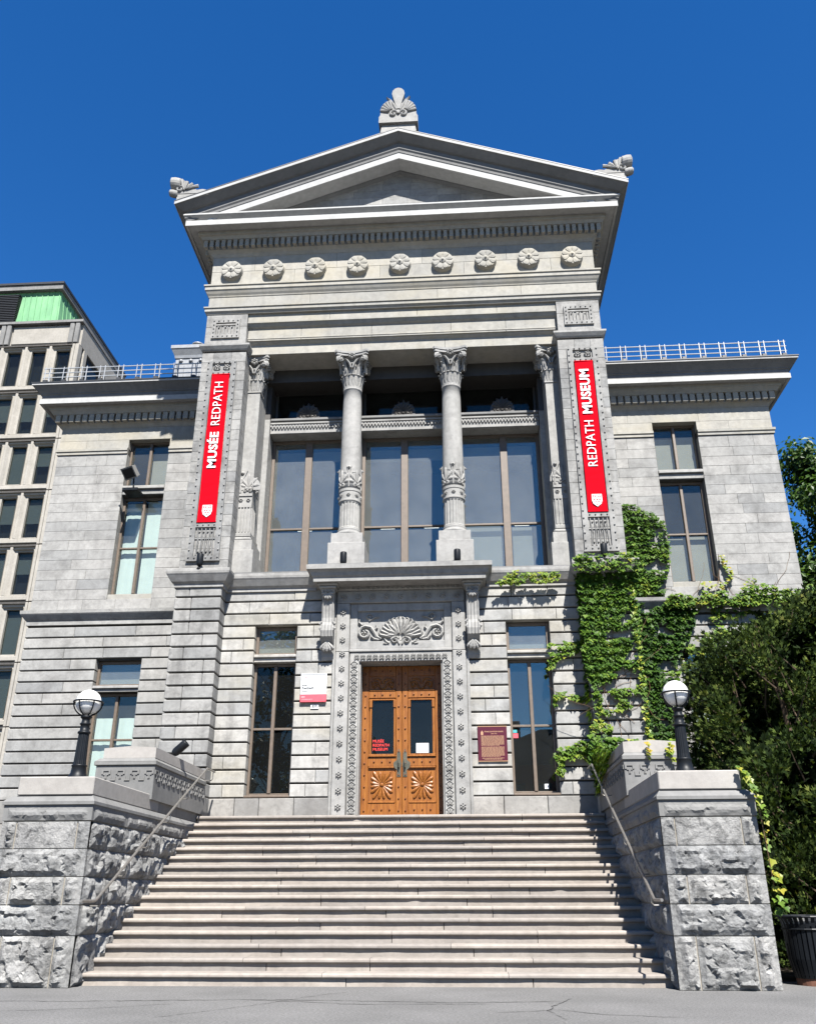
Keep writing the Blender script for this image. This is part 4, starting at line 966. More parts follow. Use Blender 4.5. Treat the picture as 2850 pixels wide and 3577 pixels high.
# ---------------------------------------------------------------- wings
def wings():
    for s_ in (-1, 1):
        X0, X1 = 4.60, 9.20
        lo, hi = sorted((s_*X0, s_*X1)); wu = sorted((s_*6.235, s_*7.335)); wl_ = sorted((s_*6.27, s_*7.37))
        ops = [(wu[0], wu[1], 7.79, 10.45), (wu[0], wu[1], 10.74, 12.06), (wl_[0], wl_[1], 2.6, 5.39), (wl_[0], wl_[1], 5.545, 6.15)]
        bk = wall_open(MB(), lo, hi, 0, 12.6, WL_Y+.075, WL_Y+.33, [(a-.005, b+.005, c-.005, d+.005) for a, b, c, d in ops]).build('wing_wall', 'joint', MUS)
        MB().box(s_*(X1-.34), s_*(X1-.03), WL_Y+.33, 13, 0, 12.9).build('side_wall', 'stone', bk)
        courses(bk, 'stone', lo, hi, [z for z in ZW[1:]], WL_Y, .31, [(wl_[0], wl_[1], 2.5, 6.14)], JW, .006, .012, (1.0, 1.5), .003, seed=31+s_)
        courses(bk, 'old', lo, hi, [0, .5, 1.0, 1.5, 2.0, 2.5, ZW[1]], WL_Y-.02, .31, [], .01, .008, .012, (1.0, 1.5), .003, seed=33+s_)
        za = [7.40+.2609*i for i in range(17)]; za[-1] = 11.64
        courses(bk, 'stone', lo, hi, za, WL_Y+.02, .29, [(wu[0], wu[1], 7.55, 10.45), (wu[0], wu[1], 10.45, 12.06)], .004, .004, .004, (.72, .95), .0015, seed=41+s_)
        courses(bk, 'ent', lo, hi, [11.82, 12.06], WL_Y+.02, .29, [(wu[0], wu[1], 11, 12.06)], .003, .003, .003, (.9, 1.3), 0, seed=51)
        courses(bk, 'ent', lo, hi, [12.06, 12.44], WL_Y+.02, .29, [], .003, .003, .003, (1.0, 1.4), 0, seed=52)
        # outer end face
        MB().box(s_*(X1-.02), s_*(X1-.001), WL_Y+.31, 13, 0, 12.9).build('end_face', 'stone', bk)
        # string courses
        side = 1 if s_ > 0 else -1
        MB().sweep([(s_*X0, WL_Y), (s_*X1, WL_Y), (s_*X1, 13)], [(-.1, 7.02), (.02, 7.02), (.02, 7.12), (.03, 7.13), (.06, 7.16), (.13, 7.25), (.15, 7.28), (.155, 7.36), (-.1, 7.41)], side).build('string_course', 'stone', bk)
        for a, b in ((X0, 6.235), (7.335, X1)):
            path = [(s_*a, WL_Y+.02), (s_*b, WL_Y+.02)]+([(s_*b, 13)] if b == X1 else [])
            MB().sweep(path, [(-.05, 11.645), (.03, 11.65), (.03, 11.71), (.025, 11.72), (.055, 11.735), (.055, 11.80), (-.05, 11.82)], side).build('string_moulding', 'ent', bk)
        # cornice
        path = [(s_*X0, WL_Y+.02), (s_*X1, WL_Y+.02), (s_*X1, 13)]
        MB().sweep(path, [(-.1, 12.43), (.01, 12.43), (.02, 12.46), (.06, 12.51), (.10, 12.535), (.10, 12.76), (.21, 12.765), (.23, 12.80), (.28, 12.86), (.30, 12.87), (.30, 12.98), (-.1, 12.98)], side).build('bed_moulding', 'ent', bk)
        MB().sweep(path, [(-.1, 12.983), (.42, 12.98), (.44, 12.955), (.50, 12.95), (.50, 13.09), (-.1, 13.10)], side).build('corona', 'coronaw', bk)
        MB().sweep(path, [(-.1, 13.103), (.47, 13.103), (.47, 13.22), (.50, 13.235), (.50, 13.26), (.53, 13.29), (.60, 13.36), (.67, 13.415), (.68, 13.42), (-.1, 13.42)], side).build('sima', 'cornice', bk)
        MB().sweep(path, [(-.1, 13.421), (.69, 13.421), (.695, 13.47), (-.1, 13.47)], side).build('lit_fillet', 'coronaw', bk)  # pale strip, sunlight on the roof edge put into its colour
        MB().sweep(path, [(-.1, 13.471), (.71, 13.471), (.71, 13.50), (-.1, 13.52)], side).build('roof_edge', 'darkmetal', bk)
        MB().box(s_*X0, s_*(X1+.2), WL_Y-.3, 13.2, 13.38, 13.5).build('wing_roof', 'darkmetal', bk)
        n = 26
        for i in range(n):
            x = 4.75+i*(9.27-4.75)/(n-1)
            MB().cbox(s_*x-.065, s_*x+.065, WL_Y-.185, WL_Y-.08, 12.545, 12.762, .006).build('dentil', 'ent', bk)
        # window dressings
        MB().cbox(wu[0]+.004, wu[1]-.004, WL_Y+.04, WL_Y+.3, 10.47, 10.60, .01).build('window_transom', 'stone', bk)
        MB().cbox(wu[0]+.003, wu[1]-.003, WL_Y-.02, WL_Y+.3, 10.61, 10.70, .012).build('window_transom', 'stone', bk)
        MB().cbox(wu[0]+.002, wu[1]-.002, WL_Y+.06, WL_Y+.3, 10.705, 10.735, .006).build('window_transom', 'capdark', bk)
        MB().cbox(wu[0]+.004, wu[1]-.004, WL_Y+.03, WL_Y+.3, 7.42, 7.78, .006).build('window_apron', 'ent', bk)
        MB().cbox(wl_[0]+.004, wl_[1]-.004, WL_Y+.05, WL_Y+.29, 5.40, 5.47, .008).build('window_transom', 'stone', bk)
        MB().cbox(wl_[0]+.003, wl_[1]-.003, WL_Y+.0, WL_Y+.3, 5.475, 5.54, .01).build('window_transom', 'stone', bk)
        xm = (wu[0]+wu[1])/2; xl = (wl_[0]+wl_[1])/2; y = WL_Y+.22
        cb = [(wu[0]+.06, xm-.05, 7.85, 10.35), (xm+.05, wu[1]-.06, 7.85, 10.40)] if s_ < 0 else [(wu[0]+.06, xm-.02, 7.85, 9.0), (xm+.02, wu[1]-.06, 7.85, 9.05)]
        window(MUS, wu[0]+.004, wu[1]-.004, 7.79, 10.45, y, (xm,), (9.06,), .06, blind=cb, curtain='curtain' if s_ < 0 else 'blind', glass='glassclear')
        window(MUS, wu[0]+.004, wu[1]-.004, 10.745, 12.06, y, (xm,), (), .05, blind=[(wu[0]+.06, xm-.03, 10.78, 11.75 if s_ > 0 else 10.8), (xm+.03, wu[1]-.06, 10.78, 11.8)], glass='glassclear')
        cl = [(wl_[0]+.06, xl-.05, 2.65, 4.85), (xl+.05, wl_[1]-.06, 2.65, 4.85)]
        window(MUS, wl_[0]+.004, wl_[1]-.004, 2.6, 5.39, y, (xl,), (4.33,), .06, blind=cl, curtain='curtain', glass='glassclear')
        window(MUS, wl_[0]+.004, wl_[1]-.004, 5.545, 6.15, y-.04, (), (), .06, blind=[(wl_[0]+.05, wl_[1]-.05, 5.57, 6.1)])
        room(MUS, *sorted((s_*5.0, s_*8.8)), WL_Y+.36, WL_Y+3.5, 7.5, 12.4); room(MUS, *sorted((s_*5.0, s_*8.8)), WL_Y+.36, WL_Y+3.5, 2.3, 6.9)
    # a few jars on a shelf seen through the right-hand upper window
    sh = MB().box(6.3, 7.2, 4.4, 4.65, 9.20, 9.24).build('shelf', 'roomlight', MUS)
    for x in (6.45, 6.75, 7.0):
        MB().lathe(x, 4.5, [(.05, 9.24), (.06, 9.26), (.06, 9.42), (.03, 9.46), (.035, 9.52)], 12).build('jar', 'curtain', sh, True)
    # metal-clad roof house behind the left wing roof
    b = MB().box(-7.9, -5.2, 7.0, 10, 13.4, 17.3).build('roof_house', 'tin', MUS)
    for i in range(11): MB().box(-7.9+i*.26, -7.9+i*.26+.05, 6.965, 7.0, 13.4, 17.0).build('batten', 'tin', b)
    st = MB()
    for i in range(8): st.dome(FR(7.0, 1, 0, 0), -7.72+i*.33, 17.2, .07, .07, 8)
    st.build('stud', 'tin', b, kind='stuff')
    MB().sweep([(-7.9, 10), (-7.9, 7.0), (-5.2, 7.0)], [(-.1, 17.3), (.03, 17.3), (.05, 17.4), (.14, 17.6), (.16, 17.62), (.16, 17.74), (-.1, 17.8)], 1).build('cap_moulding', 'tin', b)
    MB().box(-7.85, -5.2, 7.05, 10, 17.72, 17.82).build('roof_cap', 'tin', b)
    MB().lathe(-7.35, 7.4, [(.17, 17.8), (.17, 18.05), (.20, 18.06), (.20, 18.1), (.05, 18.16)], 14).build('vent_pipe', 'tin', b, True)
wings()

def snow_rails():
    for s_ in (-1, 1):
        t = thing('snow_guard_rail', ('galvanised snow guard rail on the roof edge of the %s' % ('wing beside the concrete block' if s_ < 0 else 'ivy covered wing')), 'rail', (s_*7.2, 2.45, 13.5), 'snow guards on the wing roofs')
        for z in (13.74, 13.88, 14.02): MB().tube([(s_*4.78, 2.45, z), (s_*9.72, 2.45, z)], .016, 6).build('rail', 'alu', t)
        for i in range(10):
            x = 5.05+i*.50; b = MB().tube([(s_*x, 2.44, 13.50), (s_*x, 2.44, 14.06)], .014, 6)
            b.tube([(s_*(x+.13), 2.44, 13.62), (s_*(x+.13), 2.44, 14.06)], .012, 6); b.tube([(s_*(x+.06), 2.46, 14.04), (s_*(x+.10), 2.90, 13.52)], .012, 6)
            p = b.build('post', 'alu', t)
            MB().prism([(s_*(x+.02), 2.36, 13.50), (s_*(x+.02), 2.36, 13.62), (s_*(x+.02), 2.46, 13.66), (s_*(x+.02), 2.60, 13.50)], (s_*.10, 0, 0)).build('foot', 'darkmetal', p)
snow_rails()

# ---------------------------------------------------------------- stairs
def stairs():
    t = thing('stone_staircase', 'broad flight of pale limestone steps leading up to the carved door', 'steps', (0, -2.3, 0))
    rnd = random.Random(12); W = 3.74; T, RZ = .3042, .15
    for k in range(16):
        yn, zt = -k*T, 2.4-k*RZ
        n = 3 if k % 2 else 4
        js = [-W]+[-W+2*W*(i+(.18 if (k//1) % 3 == 0 else -.1 if k % 3 == 1 else .05)+rnd.uniform(-.08, .08))/n for i in range(1, n)]+[W]
        yb = RW+.4 if k == 0 else yn+T+.05
        for a, b in zip(js[:-1], js[1:]):
            a, b = a+.003, b-.003; m = MB()
            nx = max(4, int((b-a)/.07)); prof = [(yb, zt), (.022, zt), (.008, zt-.006), (0, zt-.02), (0, zt-.040), (.006, zt-.05), (.014, zt-.054), (yb, zt-.054)]
            chip = rnd.uniform(a+.3, b-.3) if (k, round(a, 1)) and rnd.random() < .14 else None
            rows = []
            for i in range(nx+1):
                x = a+(b-a)*i/nx; row = []
                w = .005*noise.noise(Vector((x*2.3, k*3.7, 0)))+.002*noise.noise(Vector((x*11, k*1.9, 3)))
                c = .022*max(0, 1-abs(x-chip)/.09)*rnd.uniform(.6, 1) if chip else 0
                for q, (py, pz) in enumerate(prof):
                    if q in (0, 7): row.append((x, yb, pz))
                    else: row.append((x, yn+py+w+(c if 2 <= q <= 6 else 0), pz+(w*.6 if q < 4 else 0)-(c*.4 if q == 2 else 0)))
                rows.append(row)
            p = len(prof); m.v = [v for r in rows for v in r]
            m.f = [(i*p+j, (i+1)*p+j, (i+1)*p+(j+1) % p, i*p+(j+1) % p) for i in range(nx) for j in range(p)]+[tuple(range(p)), tuple(range(nx*p, nx*p+p))]
            m.build('tread', 'step', t)
        js2 = [-W]+[q+rnd.choice((-.35, .3, .0)) for q in js[1:-1]]+[W]
        for a, b in zip(js2[:-1], js2[1:]):
            MB().stone(a+.004, b-.004, zt-RZ-.01, zt-.05, yn+.046, .28, .004, .003).build('riser', 'step', t)
    m = MB().prism([(-W+.02, .2, -.1), (-W+.02, .2, 2.25), (-W+.02, -4.35, -.02), (-W+.02, -4.35, -.1)], (2*W-.04, 0, 0)); m.build('stair_core', 'joint', t)
    MB().box(-W, W, .1, 1.4, 1.9, 2.34).build('landing_slab', 'step', t)
stairs()

def cheeks():
    ZF = [0, .585, .94, 1.275, 1.615, 1.955]
    for s_ in (-1, 1):
        lab = 'rock-faced stone cheek wall of the steps %s' % ('beside the open lawn side, free of ivy' if False else ('next to the dark juniper' if s_ > 0 else 'on the side of the concrete block'))
        t = thing('stair_cheek_wall', lab, 'wall', (s_*4.32, -2.3, 0), 'cheek walls flanking the steps')
        XI, XO, YF = 3.72, 4.92, -4.85
        MB().box(s_*(XI+.012), s_*(XO-.012), YF+.012, .28, -.05, 2.2).build('wall_core', 'mortar', t)
        ff = FR(YF, s_, 0, 0); seed = 10 if s_ > 0 else 60
        js = [[XI, XI+.26, XO-.25, XO], [XI, XO], [XI, XI+.24, XO-.24, XO], [XI, XO], [XI, XI+.17, XO-.20, XO]]
        for k in range(5):
            z0, z1 = ZF[k]+.006, ZF[k+1]-.006; q = js[k]
            for i in range(len(q)-1):
                a, b = q[i]+(.008 if i else 0), q[i+1]-(.008 if i < len(q)-2 else 0); seed += 1
                amp = .10 if not (k == 4 and i == 1) else .015
                rock(ff, a, b, z0, z1, amp, seed, (.075 if i == 0 else .012, .075 if i == len(q)-2 else .012, .012, .012)).build('stone', 'rock', t)
        # inner side, facing the steps, and the outer side
        for side, X in ((-1, XI), (1, XO)):
            fx = lambda u, v, n, X=X, side=side: (s_*(X+side*n), u, v)
            rnd = random.Random(seed)
            for k in range(5):
                y = YF+.001; first = True
                while y < .2:
                    L = rnd.uniform(.55, 1.0); y1 = min(y+L, .28); seed += 1
                    if .28-y1 < .25: y1 = .28
                    # skip stones hidden wholly under the steps
                    if side == 1 or ZF[k+1] > 2.4+y1*.493-.2:
                        rock(fx, y+.006, y1-.006, ZF[k]+.006, ZF[k+1]-.006, (.10 if side < 0 else .06), seed, (.08 if first else .012, .012, .012, .012), .045 if side < 0 else .1).build('stone', 'rock', t)
                    y = y1; first = False
        # ledge course and cap of the lower block
        rock(FR(YF-.012, s_, 0, 0), XI-.01, XO+.01, 1.965, 2.165, .05, seed+77, (.07, .07, .01, .055)).build('ledge_stone', 'capdark', t)
        for (yy0, yy1) in ((YF-.0, -3.6), (-3.59, -2.3), (-2.29, -1.0), (-.99, .28)):
            fx = lambda u, v, n: (s_*(XI-.012-n), u, v); rock(fx, yy0, yy1, 1.965, 2.165, .05, seed+int(yy1*10), (.07, .02, .01, .055)).build('ledge_stone', 'capdark', t)
        MB().box(s_*(XI-.005), s_*(XO+.005), YF-.0, .29, 1.97, 2.16).build('ledge_core', 'capdark', t)
        lo, hi = XI-.03, XO+.03
        b = MB(); o = .0
        V = [(s_*lo, YF-.04, 2.165), (s_*hi, YF-.04, 2.165), (s_*hi, .29, 2.165), (s_*lo, .29, 2.165), (s_*lo, YF-.04, 2.205), (s_*hi, YF-.04, 2.205), (s_*hi, .29, 2.205), (s_*lo, .29, 2.205), (s_*(lo+.06), YF+.03, 2.285), (s_*(hi-.1), YF+.03, 2.285), (s_*(hi-.1), .29, 2.285), (s_*(lo+.06), .29, 2.285)]
        b.add(V, [(0, 1, 2, 3), (0, 1, 5, 4), (1, 2, 6, 5), (2, 3, 7, 6), (3, 0, 4, 7), (4, 5, 9, 8), (5, 6, 10, 9), (6, 7, 11, 10), (7, 4, 8, 11), (8, 9, 10, 11)]); b.build('weathered_ledge', 'capdark', t)
        MB().cbox(s_*(XI+.025), s_*(XO-.13), YF+.0, -2.15, 2.288, 2.525, .012).build('cap_stone', 'cap', t)
        # upper block with the key pattern
        Y2 = -2.62; xi, xo = 3.70, 4.68
        MB().cbox(s_*(XI+.035), s_*(XO-.14), -2.14, .285, 2.288, 2.46, .008).build('plinth', 'capdark', t)
        MB().cbox(s_*(xi+.012), s_*xo, Y2, -1.2, 2.44, 2.97, .006).build('die_stone', 'capdark', t); MB().cbox(s_*(xi+.012), s_*xo, -1.197, .285, 2.44, 2.97, .006).build('die_stone', 'capdark', t)
        MB().cbox(s_*(xi-.01), s_*(xo+.03), Y2-.03, .288, 2.972, 3.03, .008).build('die_moulding', 'capdark', t)
        m = MB(); l2, h2 = xi-.01, xo+.03
        V = [(s_*l2, Y2-.03, 3.03), (s_*h2, Y2-.03, 3.03), (s_*h2, .288, 3.03), (s_*l2, .288, 3.03), (s_*(l2+.05), Y2+.02, 3.085), (s_*(h2-.07), Y2+.02, 3.085), (s_*(h2-.07), .288, 3.085), (s_*(l2+.05), .288, 3.085)]
        m.add(V, [(0, 1, 5, 4), (1, 2, 6, 5), (2, 3, 7, 6), (3, 0, 4, 7), (4, 5, 6, 7)]); m.build('die_moulding', 'capdark', t)
        xa, xb = xi+.03, xo-.09
        m = MB(); m.prism([(s_*xa, Y2+.02, 3.087), (s_*xb, Y2+.02, 3.087), (s_*xb, Y2+.02, 3.245), (s_*(xa+xb)/2, Y2+.02, 3.275), (s_*xa, Y2+.02, 3.25)], (0, .27-Y2, 0)); m.build('cap_stone', 'cap', t)
        k_ = MB()
        def key(fr, u0, u1, n):
            w = (u1-u0)/n
            for i in range(n):
                u = u0+i*w; z = 2.735
                for (a, b_, c, d) in ((.0, .62, .148, .165), (.0, .12, .10, .148), (.5, .62, .10, .148), (.12, .24, .085, .10), (.38, .5, .085, .10), (.62, 1.0, .0, .017), (.62, .70, .017, .06), (.92, 1.0, .017, .06), (.24, .30, .03, .10), (.32, .38, .03, .10)):
                    k_.fbox(fr, u+a*w, u+b_*w, z+c, z+d, -.003, .016)
        key(FR(Y2, s_, 0, 0), xi+.02, xo-.02, 4); key(lambda u, v, n: (s_*(xi+.012-n), u, v), Y2+.02, .27, 11)
        k_.build('key_pattern', 'capdark', t, kind='stuff')
cheeks()

# ---------------------------------------------------------------- lamps, rails, spots
def lamps():
    t0 = None
    for s_ in (-1, 1):
        x, y, zb = s_*4.25, -4.24, 2.52
        t = thing('globe_lamp', 'black post lamp with white globe on the cheek wall cap %s' % ('beside the dark juniper' if s_ > 0 else 'away from the juniper'), 'lamp', (x, y, zb), 'globe lamps on the cheek walls')
        MB().lathe(x, y, [(.17, zb), (.17, zb+.03), (.155, zb+.05), (.125, zb+.09), (.108, zb+.13), (.10, zb+.21), (.108, zb+.22), (.108, zb+.235), (.095, zb+.245)], 24).build('base', 'black', t, True)
        MB().lathe(x, y, [(.092, zb+.24), (.086, zb+.3), (.074, zb+.66), (.074, zb+.68)], 64, 0, lambda a, z: 1-.06*max(0, math.cos(a*16))).build('post', 'black', t)
        MB().lathe(x, y, [(.075, zb+.675), (.09, zb+.68), (.092, zb+.70), (.078, zb+.715), (.066, zb+.72), (.064, zb+.80), (.078, zb+.81), (.078, zb+.825), (.06, zb+.835), (.055, zb+.88), (.07, zb+.90), (.085, zb+.915), (.07, zb+.935)], 24).build('collar', 'black', t, True)
        zc = 3.655; m = MB(); r = .18
        m.lathe(x, y, [(r*math.sin(R(a)), zc-r*math.cos(R(a))) for a in range(6, 180, 12)]+[(.002, zc+r)], 28); m.build('globe', 'globe', t, True)
        m = MB(); rr = .205
        m.tube([(x+rr*math.cos(R(a)), y+rr*math.sin(R(a)), zc) for a in range(0, 361, 12)], .013, 6, False)
        for i in range(6):
            an = R(i*60+15); pts = [(x+math.cos(an)*rr*math.cos(R(e)), y+math.sin(an)*rr*math.cos(R(e)), zc+rr*math.sin(R(e))) for e in range(0, -76, -10)]
            m.tube(pts, .011, 6)
        m.build('cage', 'black', t)
lamps()
def handrails():
    for s_ in (-1, 1):
        t = thing('handrail', 'bent steel handrail along the cheek wall %s' % ('near the juniper' if s_ > 0 else 'opposite the juniper side'), 'handrail', (s_*3.55, -2.5, 1), 'handrails beside the steps')
        x = s_*3.55
        MB().tube([(x, -5.22, .985), (x, -4.80, .985), (x, -4.74, 1.0), (x, -.28, 3.20), (x, -.22, 3.225), (x, .30, 3.225)], .019, 10).build('rail', 'steel', t)
        for y in (-4.55, -3.79, -2.95, -2.09, -1.18, .2):
            z = 1.0+(y+4.74)*.4933 if y < -.25 else 3.225
            MB().tube([(x, y, z-.01), (x, y, z-.14), (x+s_*.03, y, z-.17), (s_*(3.76), y, z-.17)], .010, 6).build('bracket', 'steel', t)
handrails()
def spots():
    def spot(x, y, zb, label, tilt=0, ax='X', r=.072, h=.27):
        t = thing('spotlight', label, 'spotlight', (x, y, zb), 'small black spotlights')
        MB().lathe(x, y, [(.06, zb), (.06, zb+.015), (.02, zb+.02), (.018, zb+.10)], 12).build('stand', 'black', t, True)
        m = MB().lathe(0, 0, [(.045, 0), (.06, .02), (r, .06), (r, h-.02), (r-.006, h), (r-.02, h-.01)], 20)
        rot = Matrix.Translation((x, y, zb+.075)) @ Matrix.Rotation(tilt, 4, ax)
        m.v = [tuple(rot @ Vector(v)) for v in m.v]; m.build('lamp_body', 'black', t, True)
    spot(-1.19, .33, 7.355, 'black upright spotlight on the canopy in front of the column nearer the museum signboard')
    spot(1.21, .33, 7.355, 'black upright spotlight on the canopy in front of the column above the maroon plaque')
    spot(-4.21, .15, 7.33, 'black spotlight on the pier ledge below the banner that starts with MUSÉE')
    spot(4.22, .15, 7.33, 'black spotlight on the ivy ledge below the banner ending in MUSEUM')
    spot(-3.84, -1.4, 3.24, 'black spotlight tilted on the cheek wall cap free of ivy', R(48), 'Y', .075, .30)
    spot(4.02, -1.4, 3.22, 'black spotlight on the cheek wall cap among ivy', 0, 'X', .07, .16)
    t = thing('floodlight', 'rectangular floodlight on a bracket beside the upper window over bare stone', 'floodlight', (-6.93, 2.55, 10.45))
    m = MB().box(-.19, .19, -.06, .06, -.12, .16); m.add([(-.21, -.075, -.14), (.21, -.075, -.14), (.21, -.075, .18), (-.21, -.075, .18), (-.21, -.055, -.14), (.21, -.055, -.14), (.21, -.055, .18), (-.21, -.055, .18)], [(0, 1, 2, 3), (4, 5, 6, 7), (0, 1, 5, 4), (1, 2, 6, 5), (2, 3, 7, 6), (3, 0, 4, 7)])
    rot = Matrix.Translation((-6.95, 2.46, 10.82)) @ Matrix.Rotation(R(-28), 4, 'Z') @ Matrix.Rotation(R(42), 4, 'X')
    m.v = [tuple(rot @ Vector(v)) for v in m.v]; m.build('lamp_head', 'capdark', t)
    g = MB().box(-.17, .17, -.082, -.076, -.10, .14); g.v = [tuple(rot @ Vector(v)) for v in g.v]; g.build('lens', 'black', t)
    MB().tube([(-6.88, 2.50, 10.75), (-6.86, 2.52, 10.45)], .022, 8).build('stem', 'black', t)
    MB().cbox(-7.14, -6.74, 2.50, 2.96, 10.36, 10.44, .01).build('bracket', 'black', t)
spots()

# ---------------------------------------------------------------- banners and signs
def shield(mb, fr, s):
    pass
def banners():
    for s_ in (-1, 1):
        cx = s_*4.205; x0, x1 = cx-.205, cx+.205; y = .292; z0, z1 = 8.475, 12.235
        t = thing('banner', 'tall red banner reading %s in white' % ('MUSÉE REDPATH' if s_ < 0 else 'REDPATH MUSEUM'), 'banner', (cx, y, z0), 'red banners on the piers')
        m = MB(); n = 24
        for i in range(n+1):
            z = z0+(z1-z0)*i/n; w = .007*math.sin(i*.55+s_)+.004*math.sin(i*1.7)
            m.v += [(x0, y+w, z), (x1, y-w*.6, z), (x1, y-w*.6+.012, z), (x0, y+w+.012, z)]
        for i in range(n): a = 4*i; m.f += [(a+j, a+(j+1) % 4, a+4+(j+1) % 4, a+4+j) for j in range(4)]
        m.f += [(0, 1, 2, 3), (4*n, 4*n+1, 4*n+2, 4*n+3)]; m.build('cloth', 'banner', t)
        for z in (z0-.012, z1-.012): MB().cbox(x0-.01, x1+.01, y-.008, y+.03, z, z+.03, .006).build('batten', 'banner', t)
        for z in (z0+.03, z1-.03): MB().cbox(cx-.05, cx+.05, y+.012, .345, z-.02, z+.02, .004).build('fixing', 'darkmetal', t)
        T = Matrix.Rotation(R(90), 4, 'Z'); yy = y-.016
        def fit(word, bold, za, zb, h):      # white word reading upwards, fitted between two heights
            m = text_mb(word, .3, bold, Matrix.Identity(4), .002, 'CENTER', 1.06)
            us = [v[0] for v in m.v]; vs_ = [v[1] for v in m.v if True]; u0, u1 = min(us), max(us)
            cap = h/.21
            m.v = [(cx+.10-(v[1]+.105)*cap, yy-v[2], za+(v[0]-u0)/(u1-u0)*(zb-za)) for v in m.v]; m.build('lettering', 'white', t)
        if s_ < 0: fit('MUSÉE', .0085, 9.78, 10.69, .19); fit('REDPATH', -.001, 10.87, 12.02, .205)
        else: fit('REDPATH', -.001, 9.54, 10.67, .205); fit('MUSEUM', .0085, 10.85, 12.01, .21)
        # white shield with red birds and an open book in its head
        f = FR(yy+.003, 1, cx, 8.73); a = MB()
        a.fpoly(f, [(-.105, .14), (.105, .14), (.11, .0), (.085, -.08), (0, -.15), (-.085, -.08), (-.11, .0)], -.001, .004); sh = a.build('shield', 'white', t)
        b = MB(); b.fpoly(f, [(-.09, .125), (.09, .125), (.094, .07), (-.094, .07)], .004, .006)
        for (u, v) in ((-.055, .015), (.0, .015), (.055, .015), (-.03, -.04), (.03, -.04), (0, -.095)): b.fpoly(f, [(u-.022, v+.018), (u, v+.006), (u+.022, v+.018), (u+.014, v-.012), (u, v-.02), (u-.014, v-.012)], .004, .006)
        b.build('shield_charges', 'banner', sh)
        b = MB(); b.fpoly(f, [(-.03, .115), (.03, .115), (.03, .08), (-.03, .08)], .006, .008)
        for u in (-.06, .06): b.fpoly(f, [(u-.02, .112), (u, .10), (u+.02, .112), (u+.014, .08), (u-.014, .08)], .006, .008)
        b.build('shield_book', 'white', sh)
banners()
def signs():
    y = RW-.03
    t = thing('museum_signboard', 'white and red museum signboard on the stone between window and door', 'sign', (-1.765, y, 4.6))
    x0, x1 = -2.03, -1.50
    MB().cbox(x0, x1, y-.035, y+.02, 4.762, 5.19, .006).build('board', 'signwhite', t); MB().cbox(x0, x1, y-.0355, y+.02, 4.61, 4.76, .006).build('red_band', 'signred', t)
    MB().box(x0+.02, x1-.02, y-.038, y-.03, 5.165, 5.175).build('dark_strip', 'greyprint', t)
    yy = y-.0365
    for s, sz, z, m in (('Musée', .034, 4.95, 'greyprint'), ('Redpath', .066, 4.895, 'greyprint'), ('Museum', .034, 4.835, 'greyprint')): text_mb(s, sz*1.12, .0022 if sz > .05 else .0012, wallm(x0+.035, yy-.001, z), .001, 'LEFT').build('lettering', m, t)
    text_mb('McGill', .064, .0015, wallm(x0+.085, yy-.001, 5.105), .001, 'LEFT').build('lettering', 'pinkprint', t)
    MB().fpoly(FR(yy+.001, 1, x0+.055, 5.105), [(-.018, .022), (.018, .022), (.016, -.005), (0, -.022), (-.016, -.005)], -.001, .002).build('emblem', 'pinkprint', t)
    text_mb('859', .045, .001, wallm(x0+.03, yy-.0005, 4.71), .001, 'LEFT').build('lettering', 'pinkprint', t); text_mb('rue Sherbrooke O', .03, .0003, wallm(x0+.03, yy-.0005, 4.665), .001, 'LEFT').build('lettering', 'pinkprint', t)
    t = thing('house_number_plate', 'small cream plate with the number 859 below the signboard', 'number plate', (-1.735, y, 4.48))
    MB().cbox(-1.815, -1.655, y+.01, y+.04, 4.485, 4.57, .003).build('plate', 'paper', t); text_mb('859', .072, .003, wallm(-1.735, y+.0095, 4.5275), .001).build('lettering', 'greyprint', t)
    t = thing('commemorative_plaque', 'maroon plaque with gilt lettering on the stone beside the tall window', 'plaque', (1.80, y, 3.42))
    x0, x1, z0, z1 = 1.515, 2.085, 3.43, 4.08
    MB().cbox(x0, x1, y, y+.04, z0, z1, .006).build('plate', 'maroon', t)
    e = MB(); e.box(x0, x1, y-.004, y+.03, z0-.012, z0); e.box(x0, x1, y-.004, y+.03, z1, z1+.012); e.build('gilt_rim', 'gold', t)
    ln = MB(); rnd = random.Random(5)
    def line(z, a, b, h=.010):
        x = a
        while x < b-.01:
            w = min(rnd.uniform(.02, .07), b-x); ln.box(x, x+w-.007, y-.003, y+.002, z, z+h); x += w
    for i in range(10): line(3.895-i*.0195, 1.58, 2.03 if i < 9 else 1.95)
    for i in range(10): line(3.685-i*.0195, 1.58, 2.03 if i < 9 else 1.95)
    line(3.475, 1.59, 2.02); line(3.455, 1.63, 1.98)
    ln.build('small_lettering', 'gold', t, kind='stuff')
    text_mb('FRANK DAWSON ADAMS', .034, .0006, wallm(1.83, y-.001, 3.985), .001, 'CENTER', .92).build('lettering', 'gold', t); text_mb('1859-1942', .028, .0004, wallm(1.83, y-.001, 3.945), .001).build('lettering', 'gold', t)
    m = MB(); f = FR(y, 1, 1.60, 3.96); m.fpoly(f, [(-.022, -.04), (.022, -.04), (.024, .01), (.012, .03), (0, .05), (-.012, .03), (-.024, .01)], -.001, .003); m.build('crest', 'gold', t)
    # stickers inside the right window pane
    yg = RW+.20+.04
    s = MB().box(2.20, 2.30, yg, yg+.003, 4.0, 4.06); tag(s.build('window_sticker', 'teal'), 'teal sticker in the corner of the tall window pane', 'sticker')
    s = MB().box(2.20, 2.32, yg, yg+.003, 3.90, 3.99); tag(s.build('window_sticker', 'signred'), 'red and white sticker under the teal one on the tall window', 'sticker')
